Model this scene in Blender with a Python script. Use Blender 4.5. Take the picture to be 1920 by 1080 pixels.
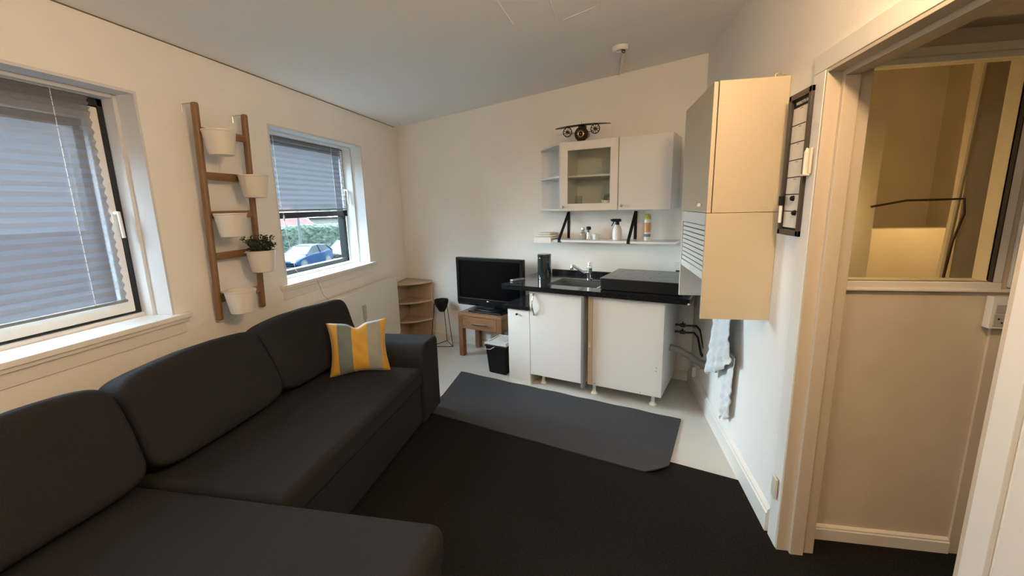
import bpy, bmesh, math, random
from mathutils import Vector, Matrix, Euler
random.seed(7)
PI = math.pi
C = bpy.context.scene.collection
for o in list(bpy.data.objects):
    bpy.data.objects.remove(o)

# ---------------------------------------------------------------- camera
YAW, PITCH, ROLL, FPX = math.radians(-11.207), math.radians(10.996), math.radians(1.370), 804.8
cy, sy = math.cos(YAW), math.sin(YAW)
fwd = Vector((sy*math.cos(PITCH), cy*math.cos(PITCH), -math.sin(PITCH)))
rgt = Vector((cy, -sy, 0)); dwn = fwd.cross(rgt)
cr, sr = math.cos(ROLL), math.sin(ROLL)
r2 = rgt*cr + dwn*sr; d2 = rgt*(-sr) + dwn*cr
cam_data = bpy.data.cameras.new('camera')
cam_data.sensor_width = 36.0
cam_data.lens = FPX/1920*36.0
cam_data.clip_start = 0.02
cam_data.clip_end = 400
cam = bpy.data.objects.new('camera', cam_data); C.objects.link(cam)
m = Matrix((r2, -d2, -fwd)).transposed().to_4x4()
m.translation = Vector((0, 0, 1.47))
cam.matrix_world = m
bpy.context.scene.camera = cam

# ---------------------------------------------------------------- world: overcast sky, brighter towards the zenith
SKY_HORIZON, SKY_ZENITH = 0.75, 30.0
w = bpy.data.worlds.new('world'); bpy.context.scene.world = w; w.use_nodes = True
nt = w.node_tree; nt.nodes.clear()
wo = nt.nodes.new('ShaderNodeOutputWorld'); bg = nt.nodes.new('ShaderNodeBackground')
tc = nt.nodes.new('ShaderNodeTexCoord'); sep = nt.nodes.new('ShaderNodeSeparateXYZ')
mr = nt.nodes.new('ShaderNodeMapRange')
mr.inputs['From Min'].default_value = 0.17; mr.inputs['From Max'].default_value = 0.5
mr.inputs['To Min'].default_value = SKY_HORIZON; mr.inputs['To Max'].default_value = SKY_ZENITH
nt.links.new(tc.outputs['Generated'], sep.inputs[0]); nt.links.new(sep.outputs['Z'], mr.inputs['Value'])
bg.inputs['Color'].default_value = (0.66, 0.84, 1.0, 1)
nt.links.new(mr.outputs[0], bg.inputs['Strength']); nt.links.new(bg.outputs[0], wo.inputs['Surface'])

def lamp(name, loc, energy, col, radius):
    l = bpy.data.lights.new(name, 'POINT'); l.energy = energy; l.color = col; l.shadow_soft_size = radius
    o = bpy.data.objects.new(name, l); C.objects.link(o); o.location = loc
    return o
lamp('ceiling_bulb_light', (0.52, 0.78, 2.16), 39, (1.0, 0.66, 0.36), 0.05)
lamp('back_fill_light', (-0.9, -0.5, 2.0), 15, (1.0, 0.80, 0.60), 0.08)  # added fill behind the camera, lifts ceiling and back wall; no real fixture
lamp('stair_bulb_light', (1.75, 2.45, 1.50), 7.5, (1.0, 0.62, 0.25), 0.05)
lamp('stair_fill_light', (0.985, 2.22, 1.42), 2.4, (1.0, 0.62, 0.25), 0.03)  # added fill for the column front and pipe, not a real bulb
lamp('hall_bulb_light', (1.42, 0.2, 1.88), 2.6, (1.0, 0.68, 0.38), 0.05)

sl_ = bpy.data.lights.new('hazy_daylight', 'SUN'); sl_.energy = 19.0; sl_.angle = math.radians(45); sl_.color = (0.80, 0.92, 1.0)
so = bpy.data.objects.new('hazy_daylight', sl_); C.objects.link(so); so.location = (-8, 2, 6)
so.rotation_euler = Vector((1.0, 0.0, -0.22)).to_track_quat('-Z', 'Y').to_euler()
sc = bpy.context.scene
sc.view_settings.view_transform = 'Standard'
sc.view_settings.look = 'None'
sc.view_settings.gamma = 1
sc.view_settings.use_curve_mapping = False
sc.view_settings.exposure = 0.32

# ---------------------------------------------------------------- materials
def mat(name, col, rough=0.6, metal=0.0, bump=0.0, bscale=60, col2=None, cscale=8, spec=0.5, coat=0.0, stretch=None,
        transmission=0.0, alpha=None, bdist=0.002):
    m = bpy.data.materials.new(name); m.use_nodes = True
    n = m.node_tree; b = n.nodes['Principled BSDF']
    b.inputs['Base Color'].default_value = (*col, 1)
    b.inputs['Roughness'].default_value = rough
    b.inputs['Metallic'].default_value = metal
    b.inputs['Specular IOR Level'].default_value = spec
    b.inputs['Coat Weight'].default_value = coat
    b.inputs['Transmission Weight'].default_value = transmission
    co = n.nodes.new('ShaderNodeTexCoord')
    src = co.outputs['Object']
    if stretch:
        mp = n.nodes.new('ShaderNodeMapping'); mp.inputs['Scale'].default_value = stretch
        n.links.new(src, mp.inputs['Vector']); src = mp.outputs[0]
    if col2:
        t = n.nodes.new('ShaderNodeTexNoise'); t.inputs['Scale'].default_value = cscale; t.inputs['Detail'].default_value = 5
        r = n.nodes.new('ShaderNodeValToRGB')
        r.color_ramp.elements[0].position = 0.35; r.color_ramp.elements[1].position = 0.65
        r.color_ramp.elements[0].color = (*col, 1); r.color_ramp.elements[1].color = (*col2, 1)
        n.links.new(src, t.inputs['Vector']); n.links.new(t.outputs['Fac'], r.inputs[0]); n.links.new(r.outputs[0], b.inputs['Base Color'])
    if bump:
        t2 = n.nodes.new('ShaderNodeTexNoise'); t2.inputs['Scale'].default_value = bscale; t2.inputs['Detail'].default_value = 4
        bp = n.nodes.new('ShaderNodeBump'); bp.inputs['Strength'].default_value = bump; bp.inputs['Distance'].default_value = bdist
        n.links.new(src, t2.inputs['Vector']); n.links.new(t2.outputs['Fac'], bp.inputs['Height']); n.links.new(bp.outputs[0], b.inputs['Normal'])
    return m

M = {}
M['wall'] = mat('painted_wall', (0.86, 0.84, 0.80), 0.75, bump=0.35, bscale=45, col2=(0.83, 0.81, 0.77), cscale=2.5)
M['hallwall'] = mat('hall_wallpaper', (0.66, 0.59, 0.48), 0.75, bump=0.5, bscale=90, col2=(0.60, 0.53, 0.43), cscale=3)
M['ceil'] = mat('ceiling_paint', (0.88, 0.875, 0.865), 0.8, bump=0.2, bscale=25)
M['trim'] = mat('white_gloss_trim', (0.78, 0.76, 0.71), 0.35, bump=0.1, bscale=30)
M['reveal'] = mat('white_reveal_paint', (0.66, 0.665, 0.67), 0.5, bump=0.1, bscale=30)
M['floor'] = mat('white_painted_floor', (0.58, 0.565, 0.52), 0.35, bump=0.08, bscale=14, col2=(0.53, 0.52, 0.48), cscale=3)
M['jamb'] = mat('shade_darkened_trim', (0.56, 0.49, 0.39), 0.4, bump=0.1, bscale=30)  # trim paint darkened to beige, imitating the shade on the door jamb
M['carpet'] = mat('dark_carpet', (0.009, 0.0072, 0.0062), 0.95, bump=1.0, bscale=350, col2=(0.018, 0.015, 0.013), cscale=120, spec=0.1)
M['cab'] = mat('cream_white_laminate', (0.76, 0.73, 0.66), 0.35)
M['cab2'] = mat('white_laminate', (0.74, 0.73, 0.70), 0.4)
M['cabwarm'] = mat('cream_laminate', (0.56, 0.49, 0.36), 0.42)
M['stone'] = mat('polished_black_worktop', (0.008, 0.008, 0.009), 0.13, col2=(0.016, 0.016, 0.018), cscale=90)
M['hob'] = mat('grey_black_glass', (0.035, 0.037, 0.038), 0.22)
M['black'] = mat('black_plastic', (0.006, 0.006, 0.007), 0.3, spec=0.3)
M['blackmatte'] = mat('matte_black', (0.007, 0.007, 0.008), 0.6, spec=0.25)
M['screen'] = mat('tv_screen', (0.002, 0.002, 0.0025), 0.2, spec=0.2)
M['steel'] = mat('brushed_steel', (0.55, 0.55, 0.54), 0.28, 1.0)
M['chrome'] = mat('chrome', (0.8, 0.8, 0.8), 0.08, 1.0)
M['brass'] = mat('brass', (0.6, 0.38, 0.14), 0.3, 1.0)
M['grey'] = mat('grey_plastic', (0.22, 0.22, 0.22), 0.45)
M['lgrey'] = mat('light_grey_plastic', (0.45, 0.45, 0.43), 0.45)
M['whitep'] = mat('white_plastic', (0.80, 0.80, 0.77), 0.35)
M['pot'] = mat('white_pot_enamel', (0.68, 0.63, 0.55), 0.3)
M['wood'] = mat('bamboo_wood', (0.25, 0.14, 0.06), 0.45, col2=(0.19, 0.10, 0.042), cscale=6, stretch=(9, 9, 0.8), bump=0.1, bscale=30)
M['woody'] = mat('bamboo_wood_rung', (0.25, 0.14, 0.06), 0.45, col2=(0.19, 0.10, 0.042), cscale=6, stretch=(9, 0.8, 9), bump=0.1, bscale=30)
M['oak'] = mat('oak_wood', (0.30, 0.155, 0.075), 0.45, col2=(0.22, 0.105, 0.048), cscale=7, stretch=(1, 9, 9), bump=0.1, bscale=30)
M['oakv'] = mat('oak_wood_upright', (0.25, 0.12, 0.055), 0.45, col2=(0.18, 0.08, 0.035), cscale=7, stretch=(9, 9, 1), bump=0.1, bscale=30)
M['beech'] = mat('pale_beech', (0.52, 0.41, 0.30), 0.5, col2=(0.46, 0.35, 0.25), cscale=6, stretch=(8, 8, 1))
M['sofa'] = mat('charcoal_sofa_fabric', (0.018, 0.0165, 0.0175), 0.92, bump=0.7, bscale=420, col2=(0.025, 0.023, 0.024), cscale=300, spec=0.15, bdist=0.001)
M['rug'] = mat('grey_woven_rug', (0.050, 0.051, 0.056), 0.95, bump=1.0, bscale=160, col2=(0.066, 0.067, 0.072), cscale=110, spec=0.1, stretch=(1, 2.6, 1))
M['towel'] = mat('white_towel', (0.70, 0.73, 0.75), 0.95, bump=1.0, bscale=130, bdist=0.003)
M['thermos'] = mat('dark_green_enamel', (0.012, 0.022, 0.022), 0.12, coat=0.6)
M['soil'] = mat('soil', (0.03, 0.02, 0.012), 0.95, bump=0.8, bscale=60)
M['leaf'] = mat('leaf_green', (0.016, 0.034, 0.014), 0.5, col2=(0.05, 0.075, 0.035), cscale=25)
M['stripe_y'] = M['sofa']
M['yellow'] = mat('yellow_green_plastic', (0.55, 0.52, 0.05), 0.3)
M['orange'] = mat('can_print', (0.60, 0.30, 0.12), 0.35)
M['darkwood'] = mat('dark_bronze', (0.035, 0.022, 0.014), 0.35, 0.6)
M['whiteboard'] = mat('whiteboard_sheet', (0.72, 0.69, 0.62), 0.3)
M['frame'] = mat('dark_frame', (0.035, 0.027, 0.022), 0.4)
M['seam'] = mat('dark_gap', (0.03, 0.025, 0.02), 0.9)
M['hinge'] = mat('painted_metal', (0.72, 0.68, 0.58), 0.3, 0.2)
M['winblack'] = mat('black_window_frame', (0.010, 0.013, 0.015), 0.35)
M['winwhite'] = mat('white_sash_paint', (0.80, 0.79, 0.75), 0.4)
M['pipe'] = mat('tarnished_copper', (0.05, 0.04, 0.035), 0.4, 0.6)
# glass
g = bpy.data.materials.new('window_glass'); g.use_nodes = True
n = g.node_tree; n.nodes.clear()
go = n.nodes.new('ShaderNodeOutputMaterial'); tr = n.nodes.new('ShaderNodeBsdfTransparent'); gl = n.nodes.new('ShaderNodeBsdfGlossy')
gl.inputs['Roughness'].default_value = 0.02; fr = n.nodes.new('ShaderNodeFresnel'); fr.inputs['IOR'].default_value = 1.45
mx = n.nodes.new('ShaderNodeMixShader'); tr.inputs['Color'].default_value = (0.93, 0.96, 0.95, 1)
geo = n.nodes.new('ShaderNodeNewGeometry'); mth = n.nodes.new('ShaderNodeMath'); mth.operation = 'SUBTRACT'; mth.inputs[0].default_value = 1.0
ml = n.nodes.new('ShaderNodeMath'); ml.operation = 'MULTIPLY'
n.links.new(geo.outputs['Backfacing'], mth.inputs[1]); n.links.new(mth.outputs[0], ml.inputs[0]); n.links.new(fr.outputs[0], ml.inputs[1])
n.links.new(ml.outputs[0], mx.inputs[0]); n.links.new(tr.outputs[0], mx.inputs[1]); n.links.new(gl.outputs[0], mx.inputs[2]); n.links.new(mx.outputs[0], go.inputs[0])
M['glass'] = g
# translucent pleated fabric
t = bpy.data.materials.new('pleated_blind_fabric'); t.use_nodes = True
n = t.node_tree; n.nodes.clear()
go = n.nodes.new('ShaderNodeOutputMaterial'); df = n.nodes.new('ShaderNodeBsdfDiffuse'); tl = n.nodes.new('ShaderNodeBsdfTranslucent')
tp = n.nodes.new('ShaderNodeBsdfTransparent'); m1 = n.nodes.new('ShaderNodeMixShader'); m2 = n.nodes.new('ShaderNodeMixShader')
df.inputs['Color'].default_value = (0.30, 0.31, 0.35, 1); tl.inputs['Color'].default_value = (0.11, 0.12, 0.15, 1); tp.inputs['Color'].default_value = (0.9, 0.93, 1, 1)
m1.inputs[0].default_value = 0.10; m2.inputs[0].default_value = 0.26
n.links.new(df.outputs[0], m1.inputs[1]); n.links.new(tl.outputs[0], m1.inputs[2])
n.links.new(m1.outputs[0], m2.inputs[1]); n.links.new(tp.outputs[0], m2.inputs[2]); n.links.new(m2.outputs[0], go.inputs[0])
M['blind'] = t
# striped pillow: stripes across its local x
p = bpy.data.materials.new('yellow_grey_striped_fabric'); p.use_nodes = True
n = p.node_tree; b = n.nodes['Principled BSDF']; b.inputs['Roughness'].default_value = 0.55
b.inputs['Sheen Weight'].default_value = 0.3
co = n.nodes.new('ShaderNodeTexCoord'); sp = n.nodes.new('ShaderNodeSeparateXYZ'); mr = n.nodes.new('ShaderNodeMapRange')
mr.inputs['From Min'].default_value = -0.2; mr.inputs['From Max'].default_value = 0.2
r = n.nodes.new('ShaderNodeValToRGB'); r.color_ramp.interpolation = 'CONSTANT'
Yc, Gc, Sc = (0.50, 0.27, 0.018, 1), (0.12, 0.145, 0.125, 1), (0.25, 0.25, 0.21, 1)
els = r.color_ramp.elements
els[0].position = 0; els[0].color = Yc; els[1].position = 0.20; els[1].color = Gc
for pos, cc in ((0.41, Yc), (0.64, Sc), (0.84, Yc)):
    e = els.new(pos); e.color = cc
n.links.new(co.outputs['Object'], sp.inputs[0]); n.links.new(sp.outputs['X'], mr.inputs['Value']); n.links.new(mr.outputs[0], r.inputs[0]); n.links.new(r.outputs[0], b.inputs['Base Color'])
M['stripe'] = p
M['asphalt'] = mat('asphalt', (0.010, 0.010, 0.011), 0.9, col2=(0.013, 0.013, 0.013), cscale=0.8, spec=0.0)
M['hedge'] = mat('hedge_leaves', (0.014, 0.026, 0.016), 0.9, col2=(0.024, 0.036, 0.024), cscale=1.4, bump=1.0, bscale=3, bdist=0.3)
M['carblue'] = mat('blue_car_paint', (0.006, 0.017, 0.040), 0.4, spec=0.12)
M['carwhite'] = mat('white_car_paint', (0.05, 0.05, 0.05), 0.4, spec=0.15)
M['carglass'] = mat('car_glass', (0.006, 0.008, 0.010), 0.2, spec=0.15)
M['tyre'] = mat('tyre_rubber', (0.02, 0.02, 0.02), 0.8)
M['rim'] = mat('alloy_rim', (0.06, 0.06, 0.06), 0.4, 0.0)
M['tile'] = mat('red_roof_tile', (0.050, 0.022, 0.020), 0.8, spec=0.1, col2=(0.060, 0.032, 0.029), cscale=3)
M['brick'] = mat('pale_render', (0.05, 0.045, 0.04), 0.8)
M['extwall'] = mat('exterior_render', (0.10, 0.09, 0.08), 0.9)

# ---------------------------------------------------------------- mesh helpers
class MB:
    def __init__(s): s.v = []; s.f = []; s.mi = []
    def add(s, vs, fs, mi=0):
        k = len(s.v); s.v += [Vector(v) for v in vs]; s.f += [[i+k for i in f] for f in fs]; s.mi += [mi]*len(fs); return s
    def bm(s, bm, mi=0, M4=None):
        bm.verts.ensure_lookup_table()
        for i, v in enumerate(bm.verts): v.index = i
        s.add([(M4 @ v.co if M4 else v.co.copy()) for v in bm.verts], [[v.index for v in f.verts] for f in bm.faces], mi); bm.free(); return s
    def box(s, x0, x1, y0, y1, z0, z1, bev=0, mi=0, seg=2, M4=None):
        bm = bmesh.new(); bmesh.ops.create_cube(bm, size=1)
        for v in bm.verts: v.co = Vector(((x0+x1)/2+v.co.x*(x1-x0), (y0+y1)/2+v.co.y*(y1-y0), (z0+z1)/2+v.co.z*(z1-z0)))
        if bev: bmesh.ops.bevel(bm, geom=bm.edges[:], offset=bev, segments=seg, profile=0.5, affect='EDGES')
        return s.bm(bm, mi, M4)
    def cyl(s, p0, p1, r0, r1=None, seg=20, mi=0, caps=True):
        r1 = r0 if r1 is None else r1
        p0 = Vector(p0); p1 = Vector(p1); d = (p1-p0).normalized()
        a = d.orthogonal().normalized(); b = d.cross(a)
        vs = []
        for p, r in ((p0, r0), (p1, r1)):
            for i in range(seg):
                t = 2*PI*i/seg; vs.append(p+a*math.cos(t)*r+b*math.sin(t)*r)
        fs = [[i, (i+1) % seg, seg+(i+1) % seg, seg+i] for i in range(seg)]
        if caps: fs += [list(range(seg))[::-1], list(range(seg, 2*seg))]
        return s.add(vs, fs, mi)
    def lathe(s, prof, c=(0, 0, 0), seg=32, mi=0):
        c = Vector(c); vs = []; n = len(prof)
        for i in range(seg):
            t = 2*PI*i/seg
            for r, z in prof: vs.append(c+Vector((r*math.cos(t), r*math.sin(t), z)))
        fs = []
        for i in range(seg):
            j = (i+1) % seg
            for k in range(n-1): fs.append([i*n+k, j*n+k, j*n+k+1, i*n+k+1])
        return s.add(vs, fs, mi)
    def tube(s, pts, r, seg=10, mi=0):
        pts = [Vector(p) for p in pts]; n = len(pts); vs = []; a = None
        for i, p in enumerate(pts):
            d = (pts[min(i+1, n-1)]-pts[max(i-1, 0)]).normalized()
            a = d.orthogonal().normalized() if a is None else (a-d*a.dot(d)).normalized()
            b = d.cross(a)
            for k in range(seg):
                t = 2*PI*k/seg; vs.append(p+(a*math.cos(t)+b*math.sin(t))*r)
        fs = [[i*seg+k, i*seg+(k+1) % seg, (i+1)*seg+(k+1) % seg, (i+1)*seg+k] for i in range(n-1) for k in range(seg)]
        fs += [list(range(seg))[::-1], [(n-1)*seg+k for k in range(seg)]]
        return s.add(vs, fs, mi)
    def prism(s, poly, z0, z1, mi=0, ax='z'):
        n = len(poly)
        def P(a, b, c): return {'z': (a, b, c), 'y': (a, c, b), 'x': (c, a, b)}[ax]
        vs = [P(a, b, z0) for a, b in poly]+[P(a, b, z1) for a, b in poly]
        fs = [list(range(n))[::-1], list(range(n, 2*n))]+[[i, (i+1) % n, n+(i+1) % n, n+i] for i in range(n)]
        return s.add(vs, fs, mi)
    def superell(s, rx, ry, rz, e1=0.35, e2=0.35, nu=40, nv=24, M4=None, mi=0):
        def c(w, m): x = math.cos(w); return math.copysign(abs(x)**m, x)
        def si(w, m): x = math.sin(w); return math.copysign(abs(x)**m, x)
        vs = []
        for j in range(nv+1):
            v = -PI/2+PI*j/nv
            for i in range(nu):
                u = -PI+2*PI*i/nu
                q = Vector((rx*c(v, e1)*c(u, e2), ry*c(v, e1)*si(u, e2), rz*si(v, e1)))
                vs.append(M4 @ q if M4 else q)
        fs = [[j*nu+i, j*nu+(i+1) % nu, (j+1)*nu+(i+1) % nu, (j+1)*nu+i] for j in range(nv) for i in range(nu)]
        return s.add(vs, fs, mi)
    def build(s, name, mats, parent=None, loc=None, rotz=0, ang=0.6, rot=None, merge=False):
        me = bpy.data.meshes.new(name); me.from_pydata([tuple(v) for v in s.v], [], s.f)
        mats = mats if isinstance(mats, (list, tuple)) else [mats]
        for x in mats: me.materials.append(x)
        for i, pz in enumerate(me.polygons): pz.material_index = s.mi[i]
        bm = bmesh.new(); bm.from_mesh(me); bmesh.ops.dissolve_degenerate(bm, dist=1e-7, edges=bm.edges) if not merge else bmesh.ops.remove_doubles(bm, verts=bm.verts, dist=1e-6)
        bmesh.ops.recalc_face_normals(bm, faces=bm.faces); bm.to_mesh(me); bm.free()
        for pz in me.polygons: pz.use_smooth = True
        me.set_sharp_from_angle(angle=ang)
        o = bpy.data.objects.new(name, me); C.objects.link(o)
        wn = o.modifiers.new('normals', 'WEIGHTED_NORMAL'); wn.keep_sharp = True; wn.weight = 80
        if parent is not None: o.parent = parent
        if loc is not None: o.location = loc
        if rot is not None: o.rotation_euler = rot
        elif rotz: o.rotation_euler = (0, 0, rotz)
        return o

def tag(o, label=None, cat=None, group=None, kind=None):
    if label: o['label'] = label
    if cat: o['category'] = cat
    if group: o['group'] = group
    if kind: o['kind'] = kind
    return o
def thing(name, label, cat, loc=(0, 0, 0), rotz=0, group=None, rot=None):
    o = bpy.data.objects.new(name, None); C.objects.link(o); o.location = loc
    o.empty_display_size = 0.05
    o.rotation_euler = rot if rot else (0, 0, rotz)
    return tag(o, label, cat, group)
def struct(name, mb, mt, **k):
    return tag(mb.build(name, mt, **k), kind='structure')

# kitchen-wall frame: u runs along the back wall to the right (0 = right corner), y points into the wall
KA = math.radians(19.0); s_, c_ = math.sin(KA), math.cos(KA)
RC = Vector((0.777, (3.62-0.777*s_)/c_, 0))
U = Vector((c_, -s_, 0)); N = Vector((s_, c_, 0))
def K(u, w_, z=0.0): return RC+U*u-N*w_+Vector((0, 0, z))
KR = -KA
XL, XR = -2.138, 0.777
def zc(x): return 2.312+(x-XL)*0.0669

# ---------------------------------------------------------------- room shell
W1 = (0.62, 1.784, 0.95, 2.033); W2 = (2.62, 3.79, 0.955, 2.033)
YB = -1.35
mb = MB()
TX0, TX1 = XL-0.262, XL
yend = 4.60
cuts = [YB-0.12, W1[0], W1[1], W2[0], W2[1], yend]
mb.box(TX0, TX1, cuts[0], cuts[1], -0.02, 2.6)
mb.box(TX0, TX1, cuts[2], cuts[3], -0.02, 2.6)
mb.box(TX0, TX1, cuts[4], cuts[5], -0.02, 2.6)
for q in (W1, W2):
    mb.box(TX0, TX1, q[0], q[1], -0.02, q[2]); mb.box(TX0, TX1, q[0], q[1], q[3], 2.6)
struct('wall_left', mb, M['wall'])
mb = MB(); mb.box(-3.44, 0.16, 0.0, 0.14, -0.02, 2.62)
struct('wall_back', mb, M['wall'], loc=RC, rotz=KR)
DY0, DY1, DH = 0.945, 1.765, 1.90
mb = MB(); T = 0.12
mb.box(XR, XR+T, DY1, 3.56, -0.02, 2.62); mb.box(XR, XR+T, YB-0.12, DY0, -0.02, 2.62); mb.box(XR, XR+T, DY0, DY1, DH, 2.62)
struct('wall_right', mb, M['wall'])
mb = MB(); mb.box(TX0, 2.6, YB-0.12, YB, -0.02, 2.62); struct('wall_front', mb, M['wall'])
# floor, carpet
mb = MB(); mb.box(TX0, 2.6, YB-0.12, 4.9, -0.12, 0.0); struct('floor', mb, M['floor'])
mb = MB()
E0 = Vector((XR-0.001, 2.217)); sl = -0.357
xl_ = XL+0.001
mb.prism([(xl_, YB+0.001), (XR-0.001, YB+0.001), (XR-0.001, E0.y), (xl_, E0.y+sl*(xl_-E0.x))], 0.0005, 0.009)
tag(mb.build('carpet', M['carpet']), 'black brown fitted carpet covering the near part of the floor', 'carpet')
mb = MB(); mb.prism([(XR+0.0, YB+0.001), (2.5, YB+0.001), (2.5, 1.855), (XR+0.0, 1.855)], 0.0005, 0.009)
tag(mb.build('hall_carpet', M['carpet']), 'black carpet of the hall seen through the doorway', 'carpet')
# ceiling (slightly sloping)
mb = MB()
x0, x1 = TX0, XR+0.13
mb.prism([(x0, zc(x0)), (x1, zc(x1)), (x1, 2.68), (x0, 2.68)], YB-0.12, 4.9, ax='y')
struct('ceiling', mb, M['ceil'])
# ceiling board joints
for nm, (a, b) in enumerate((((-0.482, 2.15), (-0.455, 2.50)), ((-0.245, 2.15), (-0.225, 2.53)), ((-0.02, 2.15), (-0.015, 2.44)), ((-0.19, 2.56), (-0.02, 2.47)))):
    mb = MB(); A = Vector((*a, zc(a[0]))); B = Vector((*b, zc(b[0])))
    mb.tube([A, (A+B)/2, B], 0.0022, 6)
    struct('trim_%d' % (nm+1), mb, M['ceil'])
mb = MB(); mb.box(XL-0.002, XL+0.004, YB, 4.5, zc(XL)-0.004, zc(XL)+0.004); struct('trim_13', mb, mat('ceiling_gap', (0.16, 0.11, 0.07), 0.9))
# baseboards
def baseboard(name, p0, p1, inward, h=0.115, th=0.016, m_=None):
    p0 = Vector((*p0, 0)); p1 = Vector((*p1, 0)); d = (p1-p0); L = d.length; d.normalize(); iw = Vector((*inward, 0)).normalized()
    prof = [(0, 0), (th, 0), (th, h*0.78), (th*0.75, h*0.82), (th*0.75, h*0.9), (th*0.35, h*0.97), (0, h)]
    mb = MB(); n_ = len(prof)
    vs = [p0+iw*a+Vector((0, 0, b)) for a, b in prof]+[p1+iw*a+Vector((0, 0, b)) for a, b in prof]
    mb.add(vs, [list(range(n_)), list(range(n_, 2*n_))[::-1]]+[[i, (i+1) % n_, n_+(i+1) % n_, n_+i] for i in range(n_)])
    return struct(name, mb, m_ or M['trim'])
baseboard('baseboard_right', (XR, 1.86), (XR, 3.55), (-1, 0), 0.125, 0.02)
pA = K(-3.05, 0); pB = K(-0.02, 0)
baseboard('baseboard_back', (pA.x, pA.y), (pB.x, pB.y), (-N.x, -N.y), 0.085, 0.014)
baseboard('baseboard_left', (XL, YB), (XL, 4.5), (1, 0), 0.085, 0.014)

# door casing, jamb lining, stops and hinge
mb = MB()
for a, b in ((DY1, DY1+0.082),):
    mb.box(XR-0.012, XR, a, b, 0, DH, 0.003)
mb.box(XR-0.0125, XR, DY0-0.07, DY1+0.085, DH, 1.965, 0.003)
mb.box(XR-0.012, XR, DY0-0.052, DY0, 0, DH, 0.003)
struct('trim_5', mb, M['trim'])
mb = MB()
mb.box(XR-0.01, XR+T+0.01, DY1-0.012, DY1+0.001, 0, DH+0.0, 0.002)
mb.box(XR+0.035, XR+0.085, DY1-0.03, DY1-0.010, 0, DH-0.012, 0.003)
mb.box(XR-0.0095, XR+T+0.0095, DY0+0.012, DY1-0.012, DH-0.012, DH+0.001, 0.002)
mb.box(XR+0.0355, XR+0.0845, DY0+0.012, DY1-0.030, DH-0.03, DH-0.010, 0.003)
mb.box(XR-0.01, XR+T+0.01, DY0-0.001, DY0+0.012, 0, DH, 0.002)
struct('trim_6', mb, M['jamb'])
for k_, zz in enumerate((1.60, 0.27)):
    t = thing('door_hinge', ['white painted lift-off hinge on the door casing beside the planner board', 'small hinge plate near the foot of the door casing'][k_], 'hinge', (XR-0.022, 1.80, zz), 0, 'hinges on the door casing')
    mb = MB(); mb.box(-0.004, 0.004, -0.02, 0.02, -0.045, 0.045, 0.001); mb.build('plate', M['hinge'], t)
    if k_ == 0:
        mb = MB(); mb.cyl((-0.008, 0, -0.045), (-0.008, 0, 0.03), 0.008); mb.lathe([(0, 0.048), (0.003, 0.046), (0.006, 0.036), (0.009, 0.03), (0, 0.03)], (-0.008, 0, 0), 16)
        mb.box(-0.020, 0.002, -0.018, 0.018, -0.052, -0.045, 0.002)
        mb.build('knuckle', M['hinge'], t)
# near-side wall panelling: a second board beyond a shadow gap
mb = MB(); mb.box(XR-0.022, XR, DY0-0.40, DY0-0.078, 0, 2.1, 0.004); struct('trim_7', mb, M['trim'])

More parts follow.
